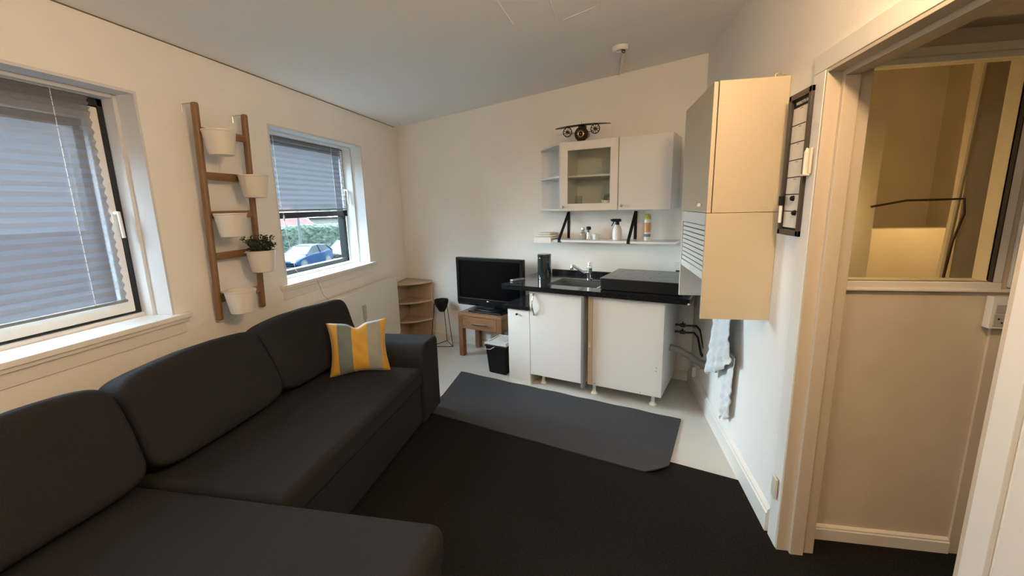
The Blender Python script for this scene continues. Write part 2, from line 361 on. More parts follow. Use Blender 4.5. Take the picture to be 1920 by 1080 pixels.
# ---------------------------------------------------------------- windows
def window(q, idx, white_sash):
    y0, y1, z0, z1 = q
    mb = MB()       # reveal lining with a small step halfway
    xo = XL-0.20
    t_ = 0.012
    mb.box(xo, XL+0.001, y1-t_, y1+0.001, z0, z1); mb.box(xo, XL+0.001, y0-0.001, y0+t_, z0, z1)
    mb.box(xo, XL+0.001, y0+t_, y1-t_, z1-t_, z1+0.001)
    for (a, b, c, d_) in ((y1-0.030, y1-t_+0.001, z0, z1-t_), (y0+t_-0.001, y0+0.030, z0, z1-t_)):
        mb.box(xo, XL-0.10, a, b, c, d_, 0.003)
    mb.box(xo, XL-0.10, y0+0.030, y1-0.030, z1-0.030, z1-t_, 0.003)
    fr = struct('window_%d' % idx, mb, M['reveal'])
    # outer black frame
    xb = XL-0.20
    f = MB(); fw = 0.045
    a0, a1 = y0+0.031, y1-0.031; c0, c1 = z0+0.02, z1-0.031
    f.box(xb-0.06, xb+0.0, a0, a1, c0, c0+fw*0.8, 0.004); f.box(xb-0.06, xb+0.0, a0, a1, c1-fw, c1, 0.004)
    f.box(xb-0.06, xb+0.0, a0, a0+fw, c0, c1, 0.004); f.box(xb-0.06, xb+0.0, a1-fw, a1, c0, c1, 0.004)
    if not white_sash: f.box(xb-0.055, xb+0.002, a0, a1, 1.405, 1.452, 0.004)
    if white_sash:
        f.box(xb-0.06, xb+0.036, a1-0.026, a1, c0, c1, 0.003); f.box(xb, xb+0.036, a0, a1, c1-0.036, c1-0.0005, 0.003); f.box(xb, xb+0.034, a0, a1, c0+0.0005, c0+0.010, 0.002)
        f.box(xb-0.058, xb-0.004, a1-0.115, a1-0.03, c0+0.01, c1-0.01, 0.003); f.box(xb-0.0585, xb-0.0045, a0+0.03, a1-0.03, c1-0.13, c1-0.03, 0.003)
    else:
        f.box(xb, xb+0.020, a1-0.007, a1, 1.40, c1, 0.001); f.box(xb, xb+0.020, a0, a1, c1-0.010, c1-0.0005, 0.001)
    f.build('frame', M['winblack'], fr)
    gmb = MB(); gmb.box(xb-0.045, xb-0.040, a0+0.02, a1-0.02, c0+0.01, c1-0.02); gmb.build('pane', M['glass'], fr)
    # white sash on the room side
    s2 = MB()
    if white_sash:
        b1 = a1-0.028; sb = c0+0.012
        s2.box(xb+0.008, xb+0.038, b1-0.06, b1, sb, c1-0.04, 0.006)
        s2.box(xb+0.008, xb+0.038, a0+0.02, a0+0.08, sb, c1-0.04, 0.006)
        s2.box(xb+0.0085, xb+0.0365, a0+0.07, b1-0.05, sb+0.0005, sb+0.062, 0.004)
        s2.box(xb+0.0085, xb+0.0365, a0+0.07, b1-0.05, c1-0.10, c1-0.0405, 0.004)
        hy, hz, hx = b1-0.020, 1.46, xb+0.038
    else:
        b1 = a1-0.002
        s2.box(xb+0.004, xb+0.022, b1-0.042, b1-0.006, 1.455, c1-0.012, 0.004)
        s2.box(xb+0.004, xb+0.022, a0+0.006, a0+0.022, 1.455, c1-0.012, 0.004)
        s2.box(xb+0.0045, xb+0.0205, a0+0.018, b1-0.020, c1-0.03, c1-0.0125, 0.003)
        hy, hz, hx = b1-0.024, 1.62, xb+0.022
    sw = s2.build('sash', M['winwhite'], fr)
    h = MB(); h.box(hx-0.001, hx+0.008, hy-0.011, hy+0.011, hz-0.03, hz+0.03, 0.003)
    h.cyl((hx, hy, hz+0.015), (hx+0.035, hy, hz+0.015), 0.008, seg=12)
    h.tube([(hx+0.033, hy, hz+0.02), (hx+0.036, hy, hz-0.02), (hx+0.036, hy+0.002, hz-0.105)], 0.0075, 10)
    tag(h.build('handle', M['whitep'], sw), 'white lever handle')
    # inner sill with nosing and apron
    s3 = MB(); s3.box(xb+0.0, XL+0.028, y0-0.0, y1+0.0, z0-0.022, z0+0.002, 0.005)
    s3.box(XL, XL+0.036, y0-0.07, y1+0.07, z0-0.026, z0+0.0015, 0.006)
    s3.box(xb, xb+0.05, y0+0.012, y1-0.012, z0+0.001, z0+0.021, 0.005)
    s3.box(XL, XL+0.022, y0-0.060, y1+0.060, z0-0.046, z0-0.024, 0.005)
    s3.box(XL, XL+0.007, y0-0.045, y1+0.045, z0-0.105, z0-0.047, 0.003)
    s3.build('window_sill', M['trim'], fr)
    return a0, a1, c0, c1, xb
a1_ = window(W1, 1, True); a2_ = window(W2, 2, False)
# dark sealing gap under the sash of window 1
def blind(label, y0, y1, ztop, zbot, x, pitch, fold_z):
    t = thing('pleated_blind', label, 'blind', (x, (y0+y1)/2, zbot), 0, 'pleated blinds in the windows')
    w2_ = (y1-y0)/2; H_ = ztop-zbot
    # pleats
    pts = []; z = H_-0.012; k = 0
    while z > 0.012:
        pts.append((0.0065 if k % 2 else -0.0065, z)); z -= (pitch*0.25 if z > fold_z-zbot else pitch/2); k += 1
    pts.append((0, 0.010))
    nY = 2
    vs = []
    for a, b in pts:
        vs += [(a, -w2_, b), (a, w2_, b)]
    mb = MB(); mb.add(vs, [[2*i, 2*i+1, 2*i+3, 2*i+2] for i in range(len(pts)-1)])
    me = mb.build('pleated_fabric', M['blind'], t, ang=0.2)
    mb = MB(); mb.box(-0.011, 0.011, -w2_, w2_, H_-0.014, H_+0.004, 0.002); mb.build('head_rail', M['lgrey'], t)
    mb = MB(); mb.box(-0.011, 0.011, -w2_, w2_, -0.002, 0.012, 0.003); mb.build('bottom_rail', M['grey'], t)
    for yy in (-0.33, 0.36) if True else ():
        mb = MB(); mb.tube([(0.0040, yy*w2_*2/1.0, 0.005), (0.0040, yy*w2_*2/1.0, H_*0.5), (0.0040, yy*w2_*2/1.0, H_-0.01)], 0.0016, 6)
        mb.build('cord', M['whitep'], t)
    return t
blind('grey blue pleated blind lowered nearly to the sill in the near window', 0.68, 1.672, 2.012, 1.045, -2.275, 0.042, 1.93)
blind('grey blue pleated blind half lowered above a street view in the far window', 2.68, 3.700, 2.015, 1.462, -2.300, 0.040, 1.94)
# blind pull cord hanging over the sill of the far window
mb = MB(); mb.tube([(-2.292, 2.86, 1.50), (-2.284, 2.865, 1.30), (-2.25, 2.87, 1.02), (-2.20, 2.875, 0.962), (-2.09, 2.878, 0.960), (-2.078, 2.88, 0.93), (-2.06, 2.90, 0.82), (-2.03, 2.93, 0.77)], 0.0014, 6)
mb.cyl((-2.287, 2.863, 1.43), (-2.289, 2.862, 1.39), 0.005, 0.006)
tag(mb.build('blind_cord', M['lgrey']), 'thin blind cord hanging over the far window sill to the radiator', 'cord')

# ---------------------------------------------------------------- radiator
t = thing('radiator', 'white flat panel radiator on the wall under the far window', 'radiator', (XL+0.06, 3.35, 0.15))
mb = MB(); mb.box(-0.03, 0.045, -0.75, 0.755, 0, 0.60, 0.008); mb.build('panel', M['trim'], t)
mb = MB(); mb.box(-0.034, 0.048, -0.755, 0.76, 0.588, 0.606, 0.004)
mb.box(-0.02, 0.035, -0.74, 0.745, 0.604, 0.608); mb.build('top_grille', M['trim'], t)
for a in (-0.6, 0.56):
    mb = MB(); mb.box(-0.058, -0.028, a, a+0.04, 0.1, 0.5); mb.build('bracket', M['trim'], t)
mb = MB(); mb.box(0.044, 0.066, 0.04, 0.075, 0.34, 0.47, 0.004); mb.box(0.046, 0.062, 0.05, 0.064, 0.315, 0.342, 0.003)
tag(mb.build('heat_meter', M['lgrey'], t), 'grey heat cost meter')
mb = MB(); mb.cyl((0.0, -0.755, 0.56), (0.0, -0.80, 0.56), 0.012); mb.cyl((0.0, -0.80, 0.56), (0.0, -0.86, 0.56), 0.020, 0.018); mb.build('thermostat_valve', M['whitep'], t)
mb = MB(); mb.cyl((0.0, 0.755, 0.565), (0.0, 0.79, 0.565), 0.012); mb.cyl((-0.01, 0.785, 0.565), (0.03, 0.785, 0.565), 0.012); tag(mb.build('air_vent_plug', M['steel'], t), 'metal end valve')

# ---------------------------------------------------------------- plant ladder
XW = XL
t = thing('plant_ladder', 'bamboo wall ladder for hanging pots between the two windows', 'ladder', (XL+0.03, 2.175, 0.86))
for yy in (2.012, 2.338):
    A = Vector((0.004, yy-2.175, 0)); B = Vector((0.055, yy-2.175, 1.17))
    M4 = Matrix.Translation((A+B)/2) @ Matrix.Rotation(math.atan2(B.x-A.x, B.z-A.z), 4, 'Y')
    mb = MB(); mb.box(-0.017, 0.017, -0.014, 0.014, -0.586, 0.586, 0.010, seg=4, M4=M4); mb.build('rail', M['wood'], t)
    mb = MB(); mb.tube([(0.055, yy-2.175, 1.166), (0.0, yy-2.175, 1.166), (-0.026, yy-2.175, 1.166), (-0.026, yy-2.175, 1.125)], 0.0035, 8); tag(mb.build('wall_hook', M['steel'], t), 'thin metal hook')
for zz in (1.89, 1.66, 1.452, 1.222, 0.982):
    xo = 0.004+0.051*(zz-0.86)/1.17
    mb = MB(); mb.box(xo-0.008, xo+0.008, 2.02-2.175, 2.33-2.175, zz-0.86-0.021, zz-0.86+0.021, 0.004); mb.build('rung', M['woody'], t)
def pot_mesh():
    mb = MB(); mb.lathe([(0, 0.0), (0.055, 0.0), (0.060, 0.003), (0.064, 0.02), (0.078, 0.120), (0.081, 0.123), (0.081, 0.130), (0.076, 0.130), (0.074, 0.12), (0.060, 0.012), (0, 0.012)], seg=40)
    return mb
pots = [(2.068, 1.765, 'white hanging pot at the top of the ladder beside the left rail'),
        (2.268, 1.545, 'empty white hanging pot second from the top over the right rail'),
        (2.065, 1.330, 'white hanging pot on the middle rung beside the left rail'),
        (2.250, 1.105, 'white hanging pot holding the small green plant'),
        (2.055, 0.900, 'white hanging pot on the lowest rung beside the left rail')]
p0 = None
for i, (yy, zz, lab) in enumerate(pots):
    if p0 is None:
        p0 = thing('hanging_pot', lab, 'pot', (-1.985, yy, zz), 0, 'white pots on the plant ladder')
        pot_mesh().build('bowl', M['pot'], p0)
        mb = MB(); mb.box(-0.118, -0.070, -0.03, 0.03, 0.116, 0.120); mb.box(-0.118, -0.114, -0.03, 0.03, 0.09, 0.120); mb.build('hanger', M['pot'], p0)
    else:
        q = p0.copy(); C.objects.link(q); q.location = (-1.985, yy, zz); q['label'] = lab
        for ch in p0.children[:2]:
            c = ch.copy(); C.objects.link(c); c.parent = q
# plant
t = thing('potted_plant', 'small dark green leafy plant in the fourth pot of the ladder', 'plant', (-1.985, 2.25, 1.120))
mb = MB(); mb.cyl((0, 0, 0), (0, 0, 0.085), 0.060, 0.068, 24); mb.build('soil', M['soil'], t)
st = MB(); lf = MB()
for i in range(46):
    a = random.uniform(0, 2*PI); rr = random.uniform(0.0, 0.050); R_ = random.uniform(0.02, 0.100); hh = random.uniform(0.14, 0.205)-0.25*max(0, R_-0.07)
    b0 = Vector((rr*math.cos(a), rr*math.sin(a), 0.08)); a2 = a+random.uniform(-.5, .5)
    tp_ = Vector((R_*math.cos(a2), R_*math.sin(a2), hh-0.35*max(0, R_-0.08)))
    if tp_.x < -0.10: tp_.x = -0.10
    mid = (b0+tp_)/2+Vector((0, 0, 0.015)); st.tube([b0, mid, tp_], 0.0016, 5)
    for k in range(9):
        f_ = 0.25+0.75*k/8; P = b0.lerp(mid, f_*2) if f_ < .5 else mid.lerp(tp_, f_*2-1)
        d = Vector((random.uniform(-1, 1), random.uniform(-1, 1), random.uniform(-.2, .9))).normalized()
        sd = d.cross(Vector((random.uniform(-1, 1), random.uniform(-1, 1), 1))).normalized(); L_ = random.uniform(0.018, 0.027); w_ = L_*0.30
        up = d.cross(sd)*0.003
        lf.add([P, P+d*L_*0.4+sd*w_, P+d*L_, P+d*L_*0.4-sd*w_, P+d*L_*0.45+up], [[0, 1, 4], [1, 2, 4], [2, 3, 4], [3, 0, 4]])
st.build('stems', M['leaf'], t); lf.build('leaves', M['leaf'], t)

# ---------------------------------------------------------------- sofa
SX0, SX1 = -2.10, -1.10
t = thing('corner_sofa', 'charcoal fabric corner sofa with a chaise along the window wall', 'sofa', (-1.5, 1.5, 0.009))
def L(x, y, z=0): return (x+1.5, y-1.5, z)
def sbox(mb, x0, x1, y0, y1, z0, z1, bev, seg=4): return mb.box(x0+1.5, x1+1.5, y0-1.5, y1-1.5, z0, z1, bev, seg=seg)
mb = MB(); sbox(mb, -2.0, -1.125, 1.20, 2.50, 0.035, 0.30, 0.02); mb.build('seat_base', M['sofa'], t)
mb = MB(); sbox(mb, -1.95, -1.105, 1.195, 2.49, 0.295, 0.435, 0.035); mb.build('seat_cushion', M['sofa'], t)
mb = MB(); sbox(mb, -2.0, -0.50, 0.22, 1.190, 0.035, 0.30, 0.025); mb.build('chaise_base', M['sofa'], t)
mb = MB(); sbox(mb, -1.95, -0.478, 0.21, 1.186, 0.285, 0.437, 0.045, 5); mb.build('chaise_cushion', M['sofa'], t)
mb = MB(); sbox(mb, -2.022, -1.90, 0.22, 2.76, 0.035, 0.60, 0.04); mb.build('backrest', M['sofa'], t)
# arm with a rounded inner top edge
prof = [(2.49, 0.035), (2.79, 0.035), (2.79, 0.53), (2.782, 0.552), (2.762, 0.565)]
for k in range(9):
    a = PI/2+PI/2*k/8; prof.append((2.60+0.11*math.cos(a), 0.455+0.11*math.sin(a)))
mb = MB(); bm = bmesh.new()
vs = [bm.verts.new((-0.522, a-1.5, b)) for a, b in prof]; vs2 = [bm.verts.new((0.395, a-1.5, b)) for a, b in prof]; n_ = len(prof)
bm.faces.new(vs[::-1]); ff = bm.faces.new(vs2)
for i in range(n_): bm.faces.new((vs[i], vs[(i+1) % n_], vs2[(i+1) % n_], vs2[i]))
bmesh.ops.bevel(bm, geom=[e for e in ff.edges], offset=0.022, segments=3, profile=0.5, affect='EDGES')
mb.bm(bm); mb.build('armrest', M['sofa'], t, ang=0.9)
for xx, yy in ((-1.2, 2.6), (-1.95, 2.6), (-0.6, 0.35), (-0.6, 1.1)):
    mb = MB(); mb.cyl(L(xx, yy, 0), L(xx, yy, 0.036), 0.022); mb.build('foot', M['blackmatte'], t)

def back_cushion(yc, width, lab, lean=0.30, tw=0.0, hh=0.21, xs=0.0):
    mb = MB(); mb.superell(0.105, width/2, hh, 0.30, 0.26, 64, 36)
    # soft sag and seams
    for v in mb.v:
        v.x *= 1-0.12*max(0, v.z/hh)+0.10*max(0, -v.z/hh)
        v.z += 0.008*math.sin(v.y*9+yc)*(v.z > 0)
        v.x += 0.006*math.sin(v.y*13+v.z*17+yc*3)
    o = mb.build('back_cushion', M['sofa'], None, loc=(-1.795+xs, yc, 0.445+hh*0.955), rot=(0, -lean, tw), ang=1.2)
    return tag(o, lab, 'cushion', 'loose back cushions of the sofa')
back_cushion(2.325, 0.78, 'large charcoal back cushion behind the striped pillow at the far end of the sofa', 0.30, -0.03)
back_cushion(1.565, 0.73, 'large charcoal back cushion in the middle of the sofa back', 0.30, 0.02)
back_cushion(0.825, 0.74, 'large charcoal back cushion above the chaise under the near window', 0.32, 0.0)

# striped pillow
def pillow():
    n1 = 36; mb = MB(); hw, hh, th = 0.185, 0.168, 0.055
    for sgn in (1, -1):
        vs = []
        for j in range(n1+1):
            for i in range(n1+1):
                s = -1+2*i/n1; q = -1+2*j/n1
                x = hw*s*(1-0.13*(1-q*q)); z = hh*q*(1-0.10*(1-s*s))
                if q > 0: z -= 0.030*q*math.exp(-((s+0.05)/0.22)**2)
                if q < -0.8: z -= 0.010*abs(s)
                tck = th*((1-s**4)*(1-q**4))**0.55
                wr = 0.004*math.sin(11*s+4*q)*math.cos(5*q)*((1-s*s)*(1-q*q))
                if q > 0.3: wr -= 0.018*(q-0.3)*math.exp(-((s+0.05)/0.12)**2)*(1-q*q)
                vs.append((x, sgn*(tck+wr), z))
        fs = [[j*(n1+1)+i, j*(n1+1)+i+1, (j+1)*(n1+1)+i+1, (j+1)*(n1+1)+i] for j in range(n1) for i in range(n1)]
        mb.add(vs, fs)
    return mb
ang = math.atan2(0.172, 0.327)
o = pillow().build('throw_pillow', M['stripe'], None, merge=True, loc=(-1.47, 2.37, 0.607), rot=Euler((-0.25, 0, ang+0.0)), ang=1.2)
tag(o, 'small yellow and grey striped throw pillow leaning at the far end of the sofa', 'pillow')

# ---------------------------------------------------------------- rug
bm = bmesh.new(); mb = MB()
Q = [Vector((-1.174, 3.487, 0)), Vector((0.585, 2.864, 0)), Vector((0.385, 2.175, 0)), Vector((-1.17, 2.70, 0))]
nx, ny = 60, 24; vs = []
for lay in (0, 1):
    for j in range(ny+1):
        for i in range(nx+1):
            a, b = i/nx, j/ny
            P = Q[0].lerp(Q[1], a).lerp(Q[3].lerp(Q[2], a), b)
            base = 0.0015+0.0085*min(1, max(0, (b-0.62)/0.08))
            z = base+(0.007 if lay else 0)+0.0015*(1+math.sin(a*17+b*5))*(0.5)
            cdist = math.hypot((1-a)*1.8, (1-b)*0.75)
            if cdist < 0.13: z += 0.030*(1-cdist/0.13)**1.2; P = P-Vector((0.25, -0.25, 0))*(0.13-cdist)
            if b < 0.02: P.y += 0.004*math.sin(a*40)
            vs.append((P.x, P.y, z))
nn = (nx+1)*(ny+1); fs = []
for j in range(ny):
    for i in range(nx):
        a = j*(nx+1)+i; fs.append([nn+a, nn+a+1, nn+a+nx+2, nn+a+nx+1]); fs.append([a, a+nx+1, a+nx+2, a+1])
for i in range(nx):
    a = i; fs.append([a, a+1, nn+a+1, nn+a]); a = ny*(nx+1)+i; fs.append([a, nn+a, nn+a+1, a+1])
for j in range(ny):
    a = j*(nx+1); fs.append([a, nn+a, nn+a+nx+1, a+nx+1]); a = a+nx; fs.append([a, a+nx+1, nn+a+nx+1, nn+a])
mb.add(vs, fs)
tag(mb.build('rug', M['rug']), 'grey rectangular woven rug in front of the kitchen units', 'rug')

# ---------------------------------------------------------------- corner shelf (back-left corner)
LC = Vector((XL, (3.62-XL*s_)/c_, 0))
t = thing('corner_shelf', 'pale beech corner shelf with rounded shelves between radiator and plant stand', 'shelf', (LC.x+0.012, LC.y-0.022, 0))
def sector(r, a0=-PI/2, a1=-KA, n=16, cut=0.03):
    return [(0, 0)]+[(r*math.cos(a0+(a1-a0)*k/n), r*math.sin(a0+(a1-a0)*k/n)) for k in range(n+1)]
A0, A1 = -PI/2+0.03, -KA-0.06
for i, zz in enumerate((0.02, 0.235, 0.445, 0.655)):
    mb = MB(); mb.prism(sector(0.385 if i < 3 else 0.40, A0, A1), zz, zz+0.017); mb.build('shelf_board', M['beech'], t)
for a, nm in ((A0, 'side_panel'), (A1, 'side_panel')):
    d = Vector((math.cos(a), math.sin(a), 0)); mb = MB()
    M4 = Matrix.Rotation(a, 4, 'Z')
    y0_, y1_ = (0.0, 0.016) if a == A0 else (-0.016, 0.0)
    mb.box(0.0, 0.388, y0_, y1_, 0, 0.672, 0.002, M4=M4); mb.build(nm, M['beech'], t)

# ---------------------------------------------------------------- plant stand
cx, cy_ = -1.60, 4.215
t = thing('plant_stand', 'black wire plant stand with a triangular foot beside the corner shelf', 'plant stand', (cx, cy_, 0))
F = [Vector((-1.716-cx, 4.13-cy_, 0.004)), Vector((-1.477-cx, 4.155-cy_, 0.004)), Vector((-1.61-cx, 4.345-cy_, 0.004))]
mb = MB()
for i in range(3): mb.tube([F[i], (F[i]+F[(i+1) % 3])/2, F[(i+1) % 3]], 0.0035, 8)
mb.build('foot_ring', M['blackmatte'], t)
for i in range(3):
    Tt = Vector((F[i].x*0.55, F[i].y*0.55, 0.46)); mb = MB(); mb.tube([F[i], (F[i]+Tt)/2, Tt], 0.0035, 8); mb.build('leg', M['blackmatte'], t)
mb = MB()
Tt = [Vector((F[i].x*0.55, F[i].y*0.55, 0.46)) for i in range(3)]
for i in range(3): mb.tube([Tt[i], (Tt[i]+Tt[(i+1) % 3])/2, Tt[(i+1) % 3]], 0.003, 8)
mb.build('top_ring', M['blackmatte'], t)
mb = MB(); pr = [(0, 0), (0.030, 0.0), (0.062, 0.06), (0.075, 0.10), (0.078, 0.13), (0.073, 0.13), (0.068, 0.10), (0.03, 0.03), (0, 0.02)]
mb.lathe(pr, seg=7)
o = mb.build('planter', M['blackmatte'], None, loc=(cx, cy_, 0.372), ang=0.3); tag(o, 'black faceted planter bowl held in the wire stand', 'planter')

# ---------------------------------------------------------------- nightstand + TV
NS = K(-1.80, 0.35, 0)   # front left leg outer corner
u0 = (Vector((-1.325, 3.917, 0))-RC).dot(U)
t = thing('nightstand', 'small oak side table with one drawer under the television', 'side table', K(u0, 0.35, 0), KR)
Wd, Dp, Hh = 0.50, 0.33, 0.445
mb = MB(); mb.box(0, Wd, 0, Dp, Hh-0.028, Hh, 0.003); mb.build('table_top', M['oak'], t)
for (a, b) in ((0, 0), (Wd-0.052, 0), (0, Dp-0.052), (Wd-0.052, Dp-0.052)):
    mb = MB(); mb.box(a, a+0.052, b, b+0.052, 0, Hh-0.0285, 0.003); mb.build('leg', M['oakv'], t)
mb = MB(); mb.box(0.052, Wd-0.052, Dp-0.02, Dp-0.004, Hh-0.16, Hh-0.03); mb.box(0.01, 0.026, 0.052, Dp-0.052, Hh-0.16, Hh-0.03); mb.box(Wd-0.026, Wd-0.010, 0.052, Dp-0.052, Hh-0.16, Hh-0.03); mb.build('apron', M['oak'], t)
mb = MB(); mb.box(0.055, Wd-0.055, -0.002, 0.018, Hh-0.155, Hh-0.032, 0.002); mb.box(0.06, Wd-0.06, 0.018, Dp-0.03, Hh-0.150, Hh-0.06); dr = mb.build('drawer', M['oak'], t)
mb = MB(); mb.box(0.165, 0.345, -0.026, -0.014, Hh-0.098, Hh-0.086, 0.003); mb.cyl((0.19, -0.016, Hh-0.092), (0.19, 0, Hh-0.092), 0.004); mb.cyl((0.32, -0.016, Hh-0.092), (0.32, 0, Hh-0.092), 0.004); tag(mb.build('handle', M['steel'], dr), 'silver bar handle')
t = thing('television', 'black flat screen television standing on the oak side table', 'television', K(u0+0.28, 0.19, Hh), KR)
w2_, zb, zt = 0.38, 0.045, 0.525
mb = MB(); mb.box(-0.19, 0.19, -0.11, 0.11, 0, 0.016, 0.006); mb.superell(0.16, 0.08, 0.02, 1, 0.8, 32, 12, Matrix.Translation((0, 0, 0.021))); mb.box(-0.07, 0.07, -0.02, 0.02, 0.01, 0.07, 0.005); mb.build('stand', M['black'], t)
mb = MB(); mb.box(-w2_, w2_, -0.01, 0.03, zb, zt, 0.006); mb.box(-0.30, 0.30, 0.02, 0.075, zb+0.06, zt-0.05, 0.02)
z1_ = zb+0.075
mb.box(-w2_, w2_, -0.022, -0.005, zt-0.030, zt, 0.003); mb.box(-w2_, -w2_+0.032, -0.022, -0.005, z1_-0.002, zt, 0.003); mb.box(w2_-0.032, w2_, -0.022, -0.005, z1_-0.002, zt, 0.003)
mb.box(-w2_, w2_, -0.024, -0.005, zb+0.028, z1_, 0.004)
mb.build('housing', M['black'], t)
mb = MB(); mb.prism([(-0.026, zb+0.028), (-0.010, zb+0.0), (0.01, zb+0.0), (0.01, zb+0.03)], -w2_+0.004, w2_-0.004, ax='x')
mb.build('speaker_strip', mat('tv_blue_black', (0.010, 0.016, 0.025), 0.2), t)
mb = MB(); mb.box(-w2_+0.03, w2_-0.03, -0.013, -0.009, z1_-0.004, zt-0.026); mb.build('screen', M['screen'], t)
mb = MB(); mb.superell(0.016, 0.002, 0.005, 1, 1, 16, 8, Matrix.Translation((-0.01, -0.0245, zb+0.055))); tag(mb.build('badge', M['chrome'], t), 'small silver oval badge')

# ---------------------------------------------------------------- waste bin
ub = (Vector((-0.94, 3.55, 0))-RC).dot(U)
t = thing('waste_bin', 'black rectangular waste bin with a grey lid between table and kitchen unit', 'bin', K(ub+0.110, 0.487, 0), KR)
mb = MB(); bm = bmesh.new(); bmesh.ops.create_cube(bm, size=1)
for v in bm.verts:
    tpz = v.co.z > 0; sx = 0.108 if tpz else 0.088; sy_ = 0.125 if tpz else 0.105
    v.co = Vector((v.co.x*2*sx, v.co.y*2*sy_, 0.268 if tpz else 0.0))
bmesh.ops.bevel(bm, geom=bm.edges[:], offset=0.014, segments=3, profile=0.5, affect='EDGES'); mb.bm(bm)
mb.box(-0.112, 0.112, -0.129, 0.129, 0.250, 0.262, 0.004)
mb.build('bucket', M['blackmatte'], t)
mb = MB(); mb.box(-0.114, 0.114, -0.131, 0.131, 0.268, 0.284, 0.006)
mb.box(-0.10, 0.10, -0.115, -0.098, 0.282, 0.292, 0.004); mb.box(-0.10, 0.10, 0.098, 0.115, 0.282, 0.292, 0.004); mb.box(-0.10, -0.086, -0.10, 0.10, 0.282, 0.292, 0.004); mb.box(0.086, 0.10, -0.10, 0.10, 0.282, 0.292, 0.004)
mb.box(-0.03, 0.05, -0.045, 0.015, 0.282, 0.290, 0.004)
mb.build('lid', M['lgrey'], t)
mb = MB(); mb.tube([(-0.118, 0.02, 0.255), (-0.124, -0.06, 0.235), (-0.115, -0.137, 0.225), (-0.04, -0.143, 0.235), (0.0, -0.139, 0.26)], 0.003, 8); tag(mb.build('handle', M['lgrey'], t), 'thin grey handle')

# ---------------------------------------------------------------- pedestal unit with black top (left of the base units)
t = thing('pedestal_cabinet', 'narrow low white drawer cabinet with black top left of the sink unit', 'cabinet', K(-1.350, 0.655, 0), KR)
PW = 0.205
mb = MB(); mb.box(0, PW, 0.018, 0.50, 0, 0.632, 0.002); mb.build('body', M['cabwarm'], t)
mb = MB(); mb.box(0.002, PW-0.002, 0, 0.017, 0.025, 0.628, 0.002); dr = mb.build('door', M['cab2'], t)
mb = MB(); mb.box(0.0, PW, 0.002, 0.018, 0.0, 0.024); mb.build('plinth', M['cab2'], t)
mb = MB(); mb.cyl((0.095, 0, 0.592), (0.095, -0.014, 0.592), 0.004); mb.cyl((0.095, -0.012, 0.592), (0.095, -0.022, 0.592), 0.009, 0.008); tag(mb.build('knob', M['black'], dr), 'small dark knob')
mb = MB(); mb.box(-0.028, PW, -0.02, 0.52, 0.634, 0.664, 0.004); tag(mb.build('top_board', M['stone'], t), 'polished black top')

# ---------------------------------------------------------------- base units
def leg(parent, x, y, h=0.10):
    mb = MB(); mb.cyl((x, y, 0.010), (x, y, h), 0.013, seg=18); mb.lathe([(0, 0), (0.026, 0), (0.026, 0.006), (0.018, 0.014), (0.014, 0.024), (0, 0.024)], (x, y, 0)); mb.cyl((x, y, h-0.012), (x, y, h), 0.024)
    return mb.build('leg', M['whitep'], parent)
BW = 0.655
t = thing('sink_base_cabinet', 'white base cabinet with a bowed chrome handle under the sink', 'cabinet', K(-1.145, BW, 0), KR)
W_ = 0.475
mb = MB()
mb.box(0, 0.016, 0.020, 0.58, 0.10, 0.80); mb.box(W_-0.016, W_, 0.020, 0.58, 0.10, 0.80); mb.box(0.016, W_-0.016, 0.020, 0.58, 0.10, 0.116)
mb.box(0.016, W_-0.016, 0.572, 0.58, 0.116, 0.80); mb.box(0.016, W_-0.016, 0.020, 0.09, 0.784, 0.80)
mb.build('body', M['cab2'], t)
mb = MB(); mb.box(0.003, 0.452, -0.002, 0.017, 0.092, 0.792, 0.003); dr = mb.build('door', M['cab2'], t)
mb = MB(); pts = []
for k in range(13):
    a = k/12; pts.append((0.045, -0.006-0.030*math.sin(PI*a), 0.60+0.175*a))
mb.tube(pts, 0.006, 10); mb.cyl((0.045, 0, 0.604), (0.045, -0.012, 0.604), 0.007); mb.cyl((0.045, 0, 0.771), (0.045, -0.012, 0.771), 0.007); tag(mb.build('handle', M['chrome'], dr), 'bowed chrome handle')
for a, b in ((0.085, 0.075), (0.085, 0.5), (0.40, 0.5)): leg(t, a, b)
mb = MB(); mb.box(0.456, 0.476, -0.045, 0.018, 0.078, 0.797, 0.002)
tag(mb.build('edge_profile', M['grey'], t), 'dark grey upright profile at the door edge')
t = thing('blank_base_cabinet', 'white base cabinet with a plain handleless front under the black hob', 'cabinet', K(-0.650, BW, 0), KR)
W_ = 0.545
mb = MB(); mb.box(0, W_, 0.018, 0.58, 0.10, 0.80, 0.001); mb.build('body', M['cab2'], t)
mb = MB(); mb.box(0, 0.034, -0.001, 0.018, 0.10, 0.80, 0.001); tag(mb.build('side_strip', M['cabwarm'], t), 'narrow cream strip')
mb = MB(); mb.box(0.036, W_, 0.0, 0.018, 0.10, 0.80, 0.001); fp = mb.build('front_panel', M['cab2'], t)
for a, b in ((0.11, 0.785), (0.40, 0.785), (0.505, 0.32), (0.505, 0.295), (0.40, 0.115), (0.06, 0.115)):
    mb = MB(); mb.cyl((a, 0.002, b), (a, -0.0008, b), 0.003, seg=10); mb.build('screw_hole', M['seam'], fp)
mb = MB(); mb.box(0.006, 0.020, -0.010, 0.0, 0.40, 0.435, 0.002); mb.build('catch', M['whitep'], t)
for a, b in ((0.030, 0.075), (0.475, 0.085), (0.475, 0.5), (0.05, 0.5)): leg(t, a, b)

